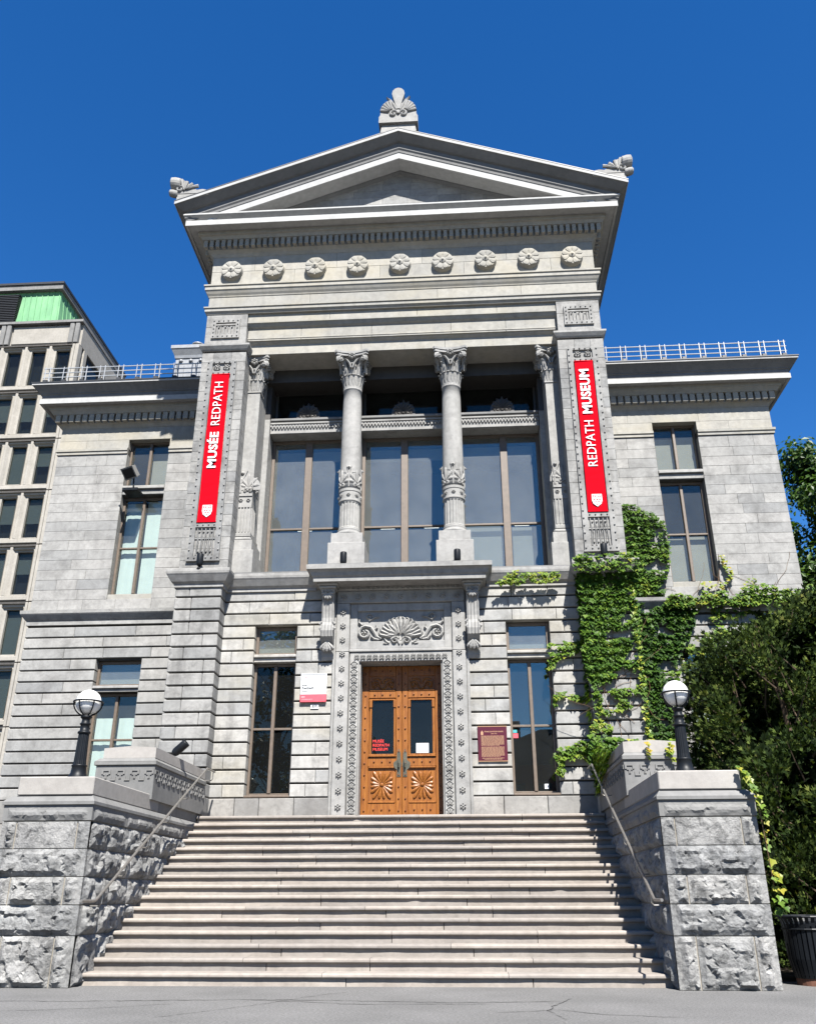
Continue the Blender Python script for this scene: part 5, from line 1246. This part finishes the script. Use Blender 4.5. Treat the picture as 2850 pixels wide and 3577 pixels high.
    s = MB().box(2.78, 2.86, yg, yg+.003, 2.93, 3.02); tag(s.build('window_sticker', 'paper'), 'pale blue notice low on the tall window by the ivy', 'sticker')
signs()

# ---------------------------------------------------------------- concrete block behind
def office():
    t = thing('office_block', 'beige precast concrete office block with copper green roof storey behind the wing', 'building', (-34, 32, 0))
    Y, XC = 32.0, -24.5
    tops = [35.45-3.72*i for i in range(10)]; cols = [(-25.98-1.72*i, -24.98-1.72*i) for i in range(9)]
    ops = [(a, b, z-2.75, z) for z in tops for a, b in cols]
    w = wall_open(MB(), -42, XC-.001, 0, 35.88, Y, Y+.5, ops).build('facade', 'concrete', t)
    MB().box(-42, XC-.02, Y+.6, Y+18, 0, 37.6).build('core', 'room', t)
    rnd = random.Random(8)
    for ri, z in enumerate(tops):
        z0 = z-2.75
        bm_ = MB().box(-42, XC-.32, Y-.12, Y+.1, z+.34, z+.46); bm_.build('spandrel_groove', 'joint', w)
        MB().cbox(-42, XC-.30, Y-.16, Y+.1, z0-.42, z0-.12, .04).build('sill_band', 'concrete', w)
        for (a, b) in cols:
            # splayed panel edges around each window
            m = MB()
            m.add([(a-.30, Y-.14, z0-.12), (a-.30, Y-.14, z+.14), (a, Y+.16, z), (a, Y+.16, z0)], [(0, 1, 2, 3)])
            m.add([(b+.05, Y-.14, z0-.12), (b+.05, Y-.14, z+.14), (b, Y+.16, z), (b, Y+.16, z0)], [(0, 3, 2, 1)])
            m.add([(a-.30, Y-.14, z+.14), (b+.05, Y-.14, z+.14), (b, Y+.16, z), (a, Y+.16, z)], [(0, 1, 2, 3)])
            m.add([(a-.30, Y-.14, z0-.12), (b+.05, Y-.14, z0-.12), (b, Y+.16, z0), (a, Y+.16, z0)], [(0, 3, 2, 1)])
            win = m.build('window', 'concrete', w)
            MB().box(a-.02, b+.02, Y+.17, Y+.19, z0-.02, z+.02).build('pane', 'glassdark', win)
            h = rnd.choice((.0, .5, .62, .62, .9, 1.0, 1.0))*2.75 if ri > 0 else 0
            if h: MB().box(a, b, Y+.28, Y+.30, z-h, z-.02).build('blind', 'officeblind', win)
        for i in range(8):
            x0, x1 = -24.93-1.72*i, -24.98-1.72*i-.67+.0
            MB().cbox(-26.28-1.72*i, -26.03-1.72*i-.42, Y-.145, Y+.1, z0-.12, z+.3, .02).build('mullion_panel', 'concrete', w)
        MB().cbox(XC-.34, XC-.18, Y-.17, Y+.1, z0-.5, z+.42, .02).build('corner_strip', 'concrete', w)
        MB().cbox(XC-.16, XC+.12, Y-.17, Y+.4, z0-.5, z+.42, .03).build('corner_strip', 'concrete', w)
        for k in range(5):
            yy = Y+.7+k*3.2
            MB().cbox(XC-.1, XC+.14, yy, yy+.5, z0-.5, z+.42, .03).build('fin', 'concrete', w)
            MB().box(XC-.12, XC+.02, yy+.9, yy+2.5, z0, z).build('window', 'glassdark', w)
        MB().box(XC-.11, XC-.0, Y+.5, Y+18, z0-.6, z0-.02).build('spandrel', 'concrete', w)
    MB().box(XC-.3, XC-.02, Y+.5, Y+18, 0, 37.6).build('side_wall', 'concrete', t)
    # parapet
    for i, (a, b) in enumerate(((-29.35, -25.25), (-34.6, -30.2), (-40, -35.4))): MB().cbox(a, b, Y-.02, Y+.4, 36.05, 37.5, .05).build('parapet_panel', 'concrete', t)
    for x in (-25.1, -24.72, -30.0, -29.62, -35.2, -34.85): MB().cbox(x-.16, x+.16, Y-.2, Y+.4, 35.95, 37.62, .04).build('parapet_fin', 'capdark', t)
    MB().box(-42, XC+.1, Y+.1, Y+18, 35.9, 37.6).build('parapet_core', 'concrete', t)
    MB().box(-42, XC+.16, Y-.26, Y+18, 37.63, 37.82).build('coping', 'capdark', t)
    # copper storey
    V = [(-42, Y+.6, 37.8), (-26.6, Y+.6, 37.8), (-26.6, Y+12, 37.8), (-42, Y+12, 37.8), (-42, Y+.9, 41.2), (-26.95, Y+.9, 41.2), (-26.95, Y+12, 41.2), (-42, Y+12, 41.2)]
    c = MB().add(V, [(0, 1, 5, 4), (1, 2, 6, 5), (2, 3, 7, 6), (3, 0, 4, 7), (4, 5, 6, 7)]).build('copper_storey', 'copper', t)
    for i in range(14):
        x = -26.75-.42*i
        MB().tube([(x, Y+.58, 37.8), (x-.30, Y+.88, 41.2)], .035, 4).build('standing_seam', 'copper', c)
    for i in range(12):
        y = Y+1.3+i*.6; MB().tube([(-26.58, y, 37.8), (-26.93, y+.05, 41.2)], .035, 4).build('standing_seam', 'copper', c)
    for i in range(17):
        z = 38.2+i*.15; MB().box(-42, -29.75, Y+.36, Y+.62, z, z+.05).build('louvre_slat', 'darkmetal', c)
    MB().box(-42, -29.75, Y+.50, Y+1.2, 37.85, 40.75).build('louvre_back', 'black', c)
    MB().box(-42, -26.72, Y+.55, Y+13, 41.2, 41.6).build('roof_edge', 'capdark', t); MB().box(-42, -26.65, Y+.46, Y+13, 41.601, 41.78).build('roof_edge', 'darkmetal', t)
office()

# ---------------------------------------------------------------- foliage
class LB:
    def __init__(s): s.v = []; s.f = []; s.t = []
    def face(s, vs, fs, tint):
        o = len(s.v); s.v += vs; s.f += [tuple(i+o for i in f) for f in fs]; s.t += [tint]*len(fs)
    def build(s, name, mat, parent, kind='stuff'):
        m = MB(); m.v = [tuple(p) for p in s.v]; m.f = s.f; o = m.build(name, mat, parent, kind=kind)
        a = o.data.attributes.new('tint', 'FLOAT', 'FACE'); a.data.foreach_set('value', s.t); return o
def ivy_leaf(lb, p, nrm, size, rnd, tint, hang=None):
    al = R(rnd.uniform(18, 62)) if hang is None else hang
    side = nrm.cross(Vector((0, 0, 1))).normalized()
    d = (Vector((0, 0, -1))*math.cos(al)+nrm*math.sin(al)+side*rnd.uniform(-.45, .45)).normalized()
    w = (side+Vector((0, 0, rnd.uniform(-.3, .3)))).normalized(); w = (w-d*w.dot(d)).normalized(); n = w.cross(d)
    if n.dot(nrm) < 0: n = -n
    q = lambda a, b, c=0: p+w*(a*size)+d*(b*size)+n*(c*size)
    f = rnd.uniform(.10, .22)
    lb.face([q(0, 0), q(-.34, .02, f*.7), q(-.55, .42, f), q(-.26, .55, f*.5), q(0, 1.05, .0), q(.26, .55, f*.5), q(.55, .42, f), q(.34, .02, f*.7), q(0, .5, 0)],
            [(0, 1, 2, 3, 8), (8, 3, 4), (8, 4, 5), (0, 8, 5, 6, 7)], tint)
def inpoly(u, v, P):
    c = False; n = len(P)
    for i in range(n):
        (x0, y0), (x1, y1) = P[i], P[i-1]
        if (y0 > v) != (y1 > v) and u < (x1-x0)*(v-y0)/(y1-y0)+x0: c = not c
    return c
def ivy_patch(lb, P, pos, nrm, dens, size, seed, holes=(), thr=-.32, tint=(.05, .6), thick=.07):
    rnd = random.Random(seed); us = [p[0] for p in P]; vs = [p[1] for p in P]
    A = (max(us)-min(us))*(max(vs)-min(vs)); n = int(A*dens*1.3)
    for _ in range(n):
        u, v = rnd.uniform(min(us), max(us)), rnd.uniform(min(vs), max(vs))
        ju, jv = u+.09*noise.noise(Vector((u*5, v*5, seed))), v+.09*noise.noise(Vector((u*5, v*5, seed+9)))
        if not inpoly(ju, jv, P) or any(inpoly(ju, jv, h) for h in holes): continue
        k = noise.noise(Vector((u*2.6, v*4.2, seed*1.7)))
        if k < thr: continue
        rows = math.sin(v*2*math.pi/.17+2.5*noise.noise(Vector((u*2, v*1.2, 4))))
        yl = noise.noise(Vector((u*1.7, v*1.7, seed+3)))
        tt = rnd.betavariate(1.6, 2.6)*(tint[1]-tint[0])+tint[0]+max(0, yl-.30)*.9
        off = rnd.uniform(.005, thick)*(.7+.3*rows)
        ivy_leaf(lb, pos(u, v)+nrm*off, nrm, size*rnd.choice((.55, .75, .85, 1.0, 1.15))*rnd.uniform(.85, 1.05), rnd, min(1, max(0, tt-.05)))
def ivy_trail(lb, pts, nrm, size, seed, n, tint=(.3, .95), spread=.03):
    rnd = random.Random(seed); P = [Vector(p) for p in pts]
    for i in range(n):
        k = rnd.random()*(len(P)-1); j = int(k); p = P[j].lerp(P[min(len(P)-1, j+1)], k-j)
        ivy_leaf(lb, p+Vector((rnd.uniform(-spread, spread), 0, rnd.uniform(-spread, spread)))+nrm*rnd.uniform(.005, .05), nrm, size*rnd.uniform(.6, 1.2), rnd, rnd.uniform(*tint))
def wander(mb, start, ang, L, pos, rnd, r=.005):
    u, v = start; pts = [pos(u, v)]
    for i in range(int(L/.08)):
        ang += rnd.uniform(-.35, .35); u += math.cos(ang)*.08; v += math.sin(ang)*.08; pts.append(pos(u, v))
    mb.tube(pts, r, 4)
def ivy():
    S = Vector((0, -1, 0))
    t = thing('ivy', 'bright green ivy covering the pier base and ledge under the banner ending in MUSEUM', 'ivy', (4.2, .28, 2.9))
    lb = LB(); front = lambda y: (lambda u, v: Vector((u, y, v)))
    h1 = [[(4.42, 6.02), (4.74, 6.10), (4.74, 6.30), (4.55, 6.24)], [(4.02, 5.74), (4.66, 5.70), (4.62, 5.96), (4.25, 5.88)], [(4.40, 5.30), (4.8, 5.25), (4.8, 5.62), (4.62, 5.65)], [(4.15, 5.02), (4.5, 4.9), (4.6, 5.15), (4.35, 5.12)]]
    ivy_patch(lb, [(3.62, 7.30), (4.86, 7.30), (4.78, 6.3), (4.74, 5.2), (4.55, 5.0), (4.33, 5.1), (4.06, 4.80), (3.72, 4.74), (3.68, 5.17), (3.66, 6.05), (3.68, 6.92)], front(.27), S, 900, .105, 1, h1, -.42, (.12, .62))
    ivy_patch(lb, [(3.55, 7.05), (4.95, 7.05), (4.95, 7.44), (3.55, 7.44)], front(.06), S, 420, .10, 2, (), -.5, (.15, .75))
    ivy_patch(lb, [(3.74, 4.7), (3.95, 4.67), (4.33, 4.72), (4.46, 4.34), (4.1, 4.22), (3.74, 4.2)], front(.27), S, 620, .10, 3, (), -.35, (.2, .75))
    ivy_patch(lb, [(4.40, 4.75), (4.74, 4.78), (4.74, 4.62), (4.45, 4.60)], front(.27), S, 500, .09, 13, (), -.5, (.2, .8))
    ivy_patch(lb, [(3.70, 4.16), (4.05, 4.05), (4.05, 3.88), (3.62, 3.85)], front(.27), S, 480, .09, 4, (), -.4, (.3, .95))
    ivy_patch(lb, [(3.62, 3.85), (4.22, 3.75), (4.7, 3.6), (4.7, 3.3), (3.9, 3.25), (3.72, 2.9), (3.55, 3.3)], front(.20), S, 750, .11, 5, (), -.6, (.15, .65))
    ivy_trail(lb, [(4.70, .24, 6.9), (4.71, .24, 5.4), (4.72, .24, 3.6)], S, .085, 6, 170, (.25, .8), .045)
    inner = lambda u, v: Vector((3.72, u, v)); W = Vector((-1, 0, 0))
    ivy_patch(lb, [(.28, 7.2), (.62, 7.2), (.55, 6.0), (.6, 5.0), (.5, 4.2), (.28, 3.2)], inner, W, 620, .10, 7, (), -.35, (.1, .5))
    for P, sd in (([(2.98, 5.60), (3.0, 5.72), (3.62, 5.80), (3.66, 5.5), (3.3, 5.48), (3.06, 5.2), (2.98, 5.2)], 8), ([(3.03, 4.55), (3.06, 4.78), (3.7, 4.66), (3.7, 4.52), (3.15, 4.62), (3.07, 4.45)], 9), ([(2.98, 3.5), (3.08, 3.74), (3.7, 3.80), (3.7, 3.36), (3.2, 3.48), (3.05, 3.15), (3.0, 3.2)], 10)):
        ivy_patch(lb, P, front(.655), S, 620, .10, sd, (), -.7, (.25, .8))
    ivy_patch(lb, [(2.0, 6.98), (2.1, 7.12), (2.4, 7.27), (2.7, 7.2), (3.25, 7.22), (3.3, 7.02), (2.9, 6.98), (2.6, 7.03), (2.3, 6.95)], front(.50), S, 760, .085, 11, (), -.5, (.4, .9))
    # draped over the upper cheek block cap
    ivy_patch(lb, [(-1.9, 3.25), (.2, 3.6), (.2, 2.7), (-.5, 2.85), (-1.2, 3.0)], lambda u, v: Vector((3.70, u, v)), W, 520, .10, 12, (), -.45, (.2, .95))
    lb.build('leaves', 'ivy', t)
    st = MB(); rnd = random.Random(2)
    for i in range(26): wander(st, (rnd.uniform(3.75, 4.7), rnd.uniform(3.2, 5.6)), rnd.uniform(.3, 2.6), rnd.uniform(.4, 1.3), lambda u, v: (u, .285, v), rnd, .004)
    st.build('stems', 'stem', t, kind='stuff')

    t = thing('ivy', 'dark green ivy spreading over the wing wall beside and below the upper window', 'ivy', (5.6, 2.9, 2.5))
    lb = LB()
    ivy_patch(lb, [(5.1, 9.60), (5.3, 9.78), (5.55, 9.74), (5.8, 9.58), (6.2, 9.28), (6.24, 8.73), (6.24, 8.39), (6.04, 7.9), (5.95, 7.45), (4.8, 7.4), (4.8, 8.4), (4.9, 8.95)], front(2.92), S, 640, .105, 21, ([(5.95, 9.1), (6.1, 9.1), (6.0, 8.7)], [(5.75, 8.2), (5.95, 8.3), (5.9, 7.9)]), -.40, (.12, .6))
    ivy_patch(lb, [(4.9, 7.36), (6.1, 7.36), (6.65, 7.1), (6.4, 6.4), (6.1, 5.85), (6.0, 5.0), (5.95, 4.3), (6.2, 2.2), (4.9, 2.2)], front(2.90), S, 640, .11, 22, ([(5.6, 5.9), (5.95, 5.9), (5.85, 5.5)], [(5.5, 4.6), (5.75, 4.7), (5.7, 4.4)]), -.36, (.0, .42))
    ivy_patch(lb, [(5.95, 7.1), (9.35, 7.12), (9.35, 7.55), (8.6, 7.5), (8.2, 7.65), (7.8, 7.52), (7.4, 7.45), (6.6, 7.38), (5.95, 7.45)], front(2.78), S, 640, .10, 23, (), -.42, (.2, .8))
    ivy_patch(lb, [(6.3, 7.15), (9.3, 7.15), (9.3, 6.2), (8.6, 6.7), (7.9, 6.85), (7.2, 6.3), (6.7, 6.0), (6.2, 5.6)], front(2.92), S, 300, .10, 24, (), .02, (.25, .9))
    ivy_trail(lb, [(7.42, 2.92, 8.4), (7.50, 2.92, 8.05), (7.58, 2.92, 7.8), (7.3, 2.92, 7.62), (6.9, 2.9, 7.7)], S, .09, 25, 60, (.45, .95), .07)
    ivy_trail(lb, [(7.75, 2.85, 7.55), (8.0, 2.88, 7.75), (8.1, 2.88, 7.6)], S, .08, 26, 26, (.3, .8), .06)
    lb.build('leaves', 'ivy', t)
    st = MB()
    for i in range(34): wander(st, (rnd.uniform(5.2, 8.8), rnd.uniform(6.4, 7.6)), rnd.uniform(.4, 2.7), rnd.uniform(.3, 1.5), lambda u, v: (u, 2.955, v), rnd, .004)
    st.build('stems', 'stem', t, kind='stuff')

    t = thing('ivy', 'yellow-green ivy strand hanging down the outer corner of the cheek wall', 'ivy', (4.9, -4.9, 1))
    lb = LB()
    ivy_trail(lb, [(4.78, -4.88, 2.58), (4.84, -4.92, 2.42), (4.93, -4.95, 2.2), (4.97, -4.95, 1.9)], S, .085, 31, 34, (.3, .8), .03)
    ivy_trail(lb, [(4.97, -4.85, 1.78), (5.0, -4.8, 1.62)], S, .085, 32, 8, (.4, .9), .025)
    ivy_trail(lb, [(5.0, -4.8, 1.45), (5.06, -4.8, 1.1)], S, .09, 33, 14, (.35, .9), .04)
    ivy_trail(lb, [(5.08, -4.6, 1.0), (5.2, -4.4, .8)], S, .08, 34, 12, (.2, .5), .08)
    lb.build('leaves', 'ivy', t)
    MB().tube([(4.78, -4.87, 2.56), (4.84, -4.91, 2.42), (4.93, -4.94, 2.2), (4.96, -4.93, 1.7), (5.02, -4.8, 1.1)], .006, 5).build('stem', 'stem', t)
    t = thing('ivy', 'thin reddish ivy sprigs trailing over the front of the key-patterned block', 'ivy', (4.2, -2.65, 2.9))
    lb = LB()
    ivy_trail(lb, [(4.09, -2.64, 3.26), (4.10, -2.66, 3.12), (4.09, -2.66, 3.0)], S, .07, 35, 14, (.6, 1.0), .02)
    ivy_trail(lb, [(4.45, -2.64, 3.2), (4.40, -2.66, 3.1), (4.46, -2.66, 2.95)], S, .08, 36, 18, (.5, .9), .05)
    ivy_trail(lb, [(3.8, -2.3, 3.29), (4.7, -2.2, 3.30)], S, .10, 37, 60, (.2, .8), .05)
    lb.build('leaves', 'ivy', t)
ivy()

def spray(lb, p, d, L, rnd, tint, wd=.085):
    s = d.orthogonal().normalized(); s = Matrix.Rotation(rnd.uniform(0, 6.28), 3, d) @ s
    n = d.cross(s); a = L*.34
    for k, w in ((0, .0), (1, .55), (-1, .55)):
        dd = (d+s*k*w).normalized(); b0 = p+d*(L*.18*abs(k)); e = b0+dd*L*(1 if k == 0 else .62)
        q = dd.cross(n).normalized()*(L*wd)
        lb.face([b0-q*.5, b0.lerp(e, .55)-q, e, b0.lerp(e, .55)+q, ], [(0, 1, 2, 3)], tint)
def conifer(name, label, base, poly, yr, stems, seed, ncl, per, hollows=(), gth=-.10):
    rnd = random.Random(seed); t = thing(name, label, 'tree', base)
    B = Vector(base); tr = MB(); lb = LB()
    for (tx, ty, tz) in stems:
        top = Vector((tx, ty, tz)); pts = [B.lerp(top, k/6)+Vector((rnd.uniform(-.08, .08), rnd.uniform(-.08, .08), 0))*(0 < k < 6) for k in range(7)]
        tr.tube(pts, [.10*(1-.88*k/6)+.01 for k in range(7)], 7)
    us = [p[0] for p in poly]; vs_ = [p[1] for p in poly]; n = 0
    while n < ncl:
        u, v = rnd.uniform(min(us), max(us)), rnd.uniform(min(vs_), max(vs_))
        if not inpoly(u, v, poly): continue
        n += 1; q = rnd.random(); y = yr[0]+(yr[1]-yr[0])*q
        gap = noise.noise(Vector((u*1.1, v*1.3, seed)))
        if gap < gth or any(math.hypot(u-hx, (v-hz)*.8) < hr for hx, hz, hr in hollows): y = yr[0]+(yr[1]-yr[0])*(.62+.38*q)       # hollows in the front of the crown
        c = Vector((u, y, v)); ax = Vector((B.x+(u-B.x)*.25, (yr[0]+yr[1])/2, v*.75)); out = (c-ax); out.normalize()
        r = rnd.uniform(.13, .26); bt = rnd.uniform(-.16, .16); dirn = (out+Vector((rnd.gauss(0, .3), rnd.gauss(0, .3), .35))).normalized()
        if rnd.random() < .5: tr.tube([c-dirn*rnd.uniform(.4, .8), c-dirn*.2+Vector((0, 0, -.04)), c+dirn*.1], [.016, .010, .004], 4)
        for i in range(per):
            o = Vector((rnd.gauss(0, .55), rnd.gauss(0, .55), rnd.gauss(0, .42)))*r; p = c+o+dirn*rnd.uniform(-.2, .22)
            if p.x < 5.02: continue
            d = (dirn*.8+o.normalized()*.6+Vector((rnd.gauss(0, .35), rnd.gauss(0, .35), rnd.uniform(-.1, .4)))).normalized()
            spray(lb, p, d, rnd.uniform(.07, .15), rnd, min(1, max(0, rnd.betavariate(2, 2.4)*.7+bt+.1+(.3 if rnd.random() < .03 else 0))))
    for k in range(int(ncl*.8)):        # dense inner boughs, crown shade put into their dark tint
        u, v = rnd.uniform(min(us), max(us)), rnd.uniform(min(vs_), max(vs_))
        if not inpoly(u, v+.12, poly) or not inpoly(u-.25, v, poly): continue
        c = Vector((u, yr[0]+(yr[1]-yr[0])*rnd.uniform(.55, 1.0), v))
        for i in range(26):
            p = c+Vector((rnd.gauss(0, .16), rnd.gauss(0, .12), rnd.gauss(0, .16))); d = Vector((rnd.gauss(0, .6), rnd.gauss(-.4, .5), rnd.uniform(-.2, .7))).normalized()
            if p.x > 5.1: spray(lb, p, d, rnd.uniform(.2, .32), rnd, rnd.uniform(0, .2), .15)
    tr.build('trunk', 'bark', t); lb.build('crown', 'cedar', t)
conifer('juniper_tree', 'tall dark spreading juniper in front of the ivy covered wing', (7.4, -.6, .05), [(5.55, 4.95), (5.96, 5.2), (6.39, 5.47), (6.66, 5.95), (6.85, 5.6), (7.11, 5.87), (7.8, 6.2), (8.6, 6.6), (9.4, 6.0), (9.6, 2), (5.9, 1.8), (5.75, 3.0), (5.5, 3.5), (5.42, 3.9), (5.6, 4.3)], (-1.9, .9), [(6.65, -.9, 5.6), (8.2, -.2, 6.1), (7.5, -1.2, 4.5), (6.0, -.4, 4.6)], 5, 640, 85, ((6.45, 3.75, .62), (6.9, 3.0, .5), (6.2, 3.1, .4), (7.9, 4.3, .35)))
conifer('juniper_tree', 'low dark juniper with lit tips between the cheek wall and the litter bin', (6.6, -2.0, .05), [(5.25, 2.4), (5.6, 2.9), (6.4, 3.3), (7.4, 3.2), (8.6, 3.0), (8.8, .2), (5.3, .15), (5.1, 1.0), (5.15, 1.7)], (-3.4, -1.3), [(5.9, -2.1, 2.3), (6.6, -2.0, 3.0), (7.4, -2.2, 2.8)], 6, 420, 85, ((6.6, 2.5, .35),), -.12)

def broad_tree(label, base, H, rad, seed, nleaf, size, zlo, group=None, cols='decid', ncl=46):
    rnd = random.Random(seed); B = Vector(base); t = thing('broadleaf_tree', label, 'tree', base, group); tr = MB(); lb = LB()
    tr.tube([B, B+Vector((.1, .05, H*.3)), B+Vector((-.05, .1, H*.55)), B+Vector((.05, 0, H*.85))], [H*.022, H*.017, H*.011, .02], 9)
    cl = []
    for i in range(ncl):
        h = rnd.uniform(zlo, .97); az = rnd.uniform(0, 6.283); rr = rad*math.sin(math.pi*min(.98, .12+.86*(h-zlo)/(1-zlo)*.98))**.6*rnd.uniform(.35, 1.0)
        p0 = B+Vector((0, 0, H*max(.2, h-.18))); c = B+Vector((math.cos(az)*rr, math.sin(az)*rr, H*h)); tr.tube([p0, p0.lerp(c, .5)+Vector((0, 0, .15)), c], [.05, .03, .01], 5)
        cl.append((c, rnd.uniform(.45, .95)*rad*.34, rnd.uniform(-.1, .12)))
    for i in range(nleaf):
        c, r, bt = rnd.choice(cl); d = Vector((rnd.gauss(0, 1), rnd.gauss(0, 1), rnd.gauss(0, .8))); d.normalize(); p = c+d*r*rnd.random()**.45
        n = (d+Vector((rnd.gauss(0, .5), rnd.gauss(0, .5), .5))).normalized(); w = n.orthogonal().normalized(); w = Matrix.Rotation(rnd.uniform(0, 6.28), 3, n) @ w; q = n.cross(w); s = size*rnd.uniform(.6, 1.2)
        lb.face([p-q*s*.5, p+w*s*.3-q*s*.08+n*s*.08, p+q*s*.55, p-w*s*.3-q*s*.08+n*s*.08], [(0, 1, 2, 3)], min(1, max(0, rnd.betavariate(2, 2)+bt)))
    tr.build('trunk', 'bark', t); lb.build('crown', cols, t)
broad_tree('leafy green tree rising behind the outer corner of the ivy covered wing', (13.5, 9.0, 0), 14.6, 3.4, 3, 60000, .20, .12, ncl=170)

# ---------------------------------------------------------------- litter bin
def litter_bin():
    x, y, r = 5.62, -4.05, .33
    t = thing('litter_bin', 'black slatted metal litter bin with rusty base at the foot of the juniper', 'bin', (x, y, 0))
    MB().lathe(x, y, [(r-.07, .0), (r-.07, .10), (r-.085, .10), (r-.085, .0)], 28).build('base', 'rust_iron', t)
    for i in range(32):
        a = 2*math.pi*i/32; c, s_ = math.cos(a), math.sin(a); m = MB(); V = []
        for (rr, z) in ((r-.06, .08), (r-.01, .30), (r, .62), (r+.015, .72), (r+.05, .78)):
            for k in (-1, 1):
                for e in (0, .008): V.append((x+(rr-e)*c-s_*k*.022, y+(rr-e)*s_+c*k*.022, z))
        m.add(V, [(i_*4+a_, i_*4+b_, i_*4+4+b_, i_*4+4+a_) for i_ in range(4) for a_, b_ in ((0, 2), (2, 3), (3, 1), (1, 0))]); m.build('slat', 'black', t)
    MB().tube([(x+(r+.05)*math.cos(R(a)), y+(r+.05)*math.sin(R(a)), .785) for a in range(0, 361, 15)], .014, 6, False).build('rim', 'black', t)
    MB().tube([(x+(r+.012)*math.cos(R(a)), y+(r+.012)*math.sin(R(a)), .64) for a in range(0, 361, 15)], .012, 6, False).build('hoop', 'black', t)
    MB().lathe(x, y, [(r-.05, .12), (r-.04, .70), (r-.05, .70), (r-.06, .12)], 28).build('liner', 'black', t)
litter_bin()

# ---------------------------------------------------------------- across the road, mirrored in the lower windows
def opposite():
    t = thing('lecture_hall', 'brown stone hall across the road, mirrored in the tall window panes', 'building', (14, -72, 0))
    ops = [(3.2+i*2.6, 4.6+i*2.6, z, z+2.3) for i in range(9) for z in (1.5, 5.5, 9.0)]
    w = wall_open(MB(), 1, 28, 0, 13, -72.5, -72, ops).build('facade', 'rust_iron', t); MB().box(1, 28, -85, -72.6, 0, 13).build('core', 'room', t)
    for (a, b, c, d) in ops: MB().box(a-.01, b+.01, -72.3, -72.25, c-.01, d+.01).build('pane', 'glassdark', w)
    MB().prism([(.5, -71.8, 13), (28.5, -71.8, 13), (20, -71.8, 16.5), (9, -71.8, 16.5)], (0, -12, 0)).build('roof', 'darkmetal', t)
    for x in (6, 19): MB().cbox(x, x+1.2, -76, -75, 14, 18, .05).build('chimney', 'rust_iron', t)
    g = 'unseen trees added across the road'
    for i, (x, y, H, rd) in enumerate(((-14.5, -56, 23, 7.5), (-27, -62, 18, 5.5))):  # unseen trees, sized and placed so the window reflections go dark
        broad_tree(('taller' if i == 0 else 'shorter')+' unseen broad tree across the road, added to darken the window panes', (x, y, 0), H, rd, 40+i, 10000, .5, .2, g)
opposite()
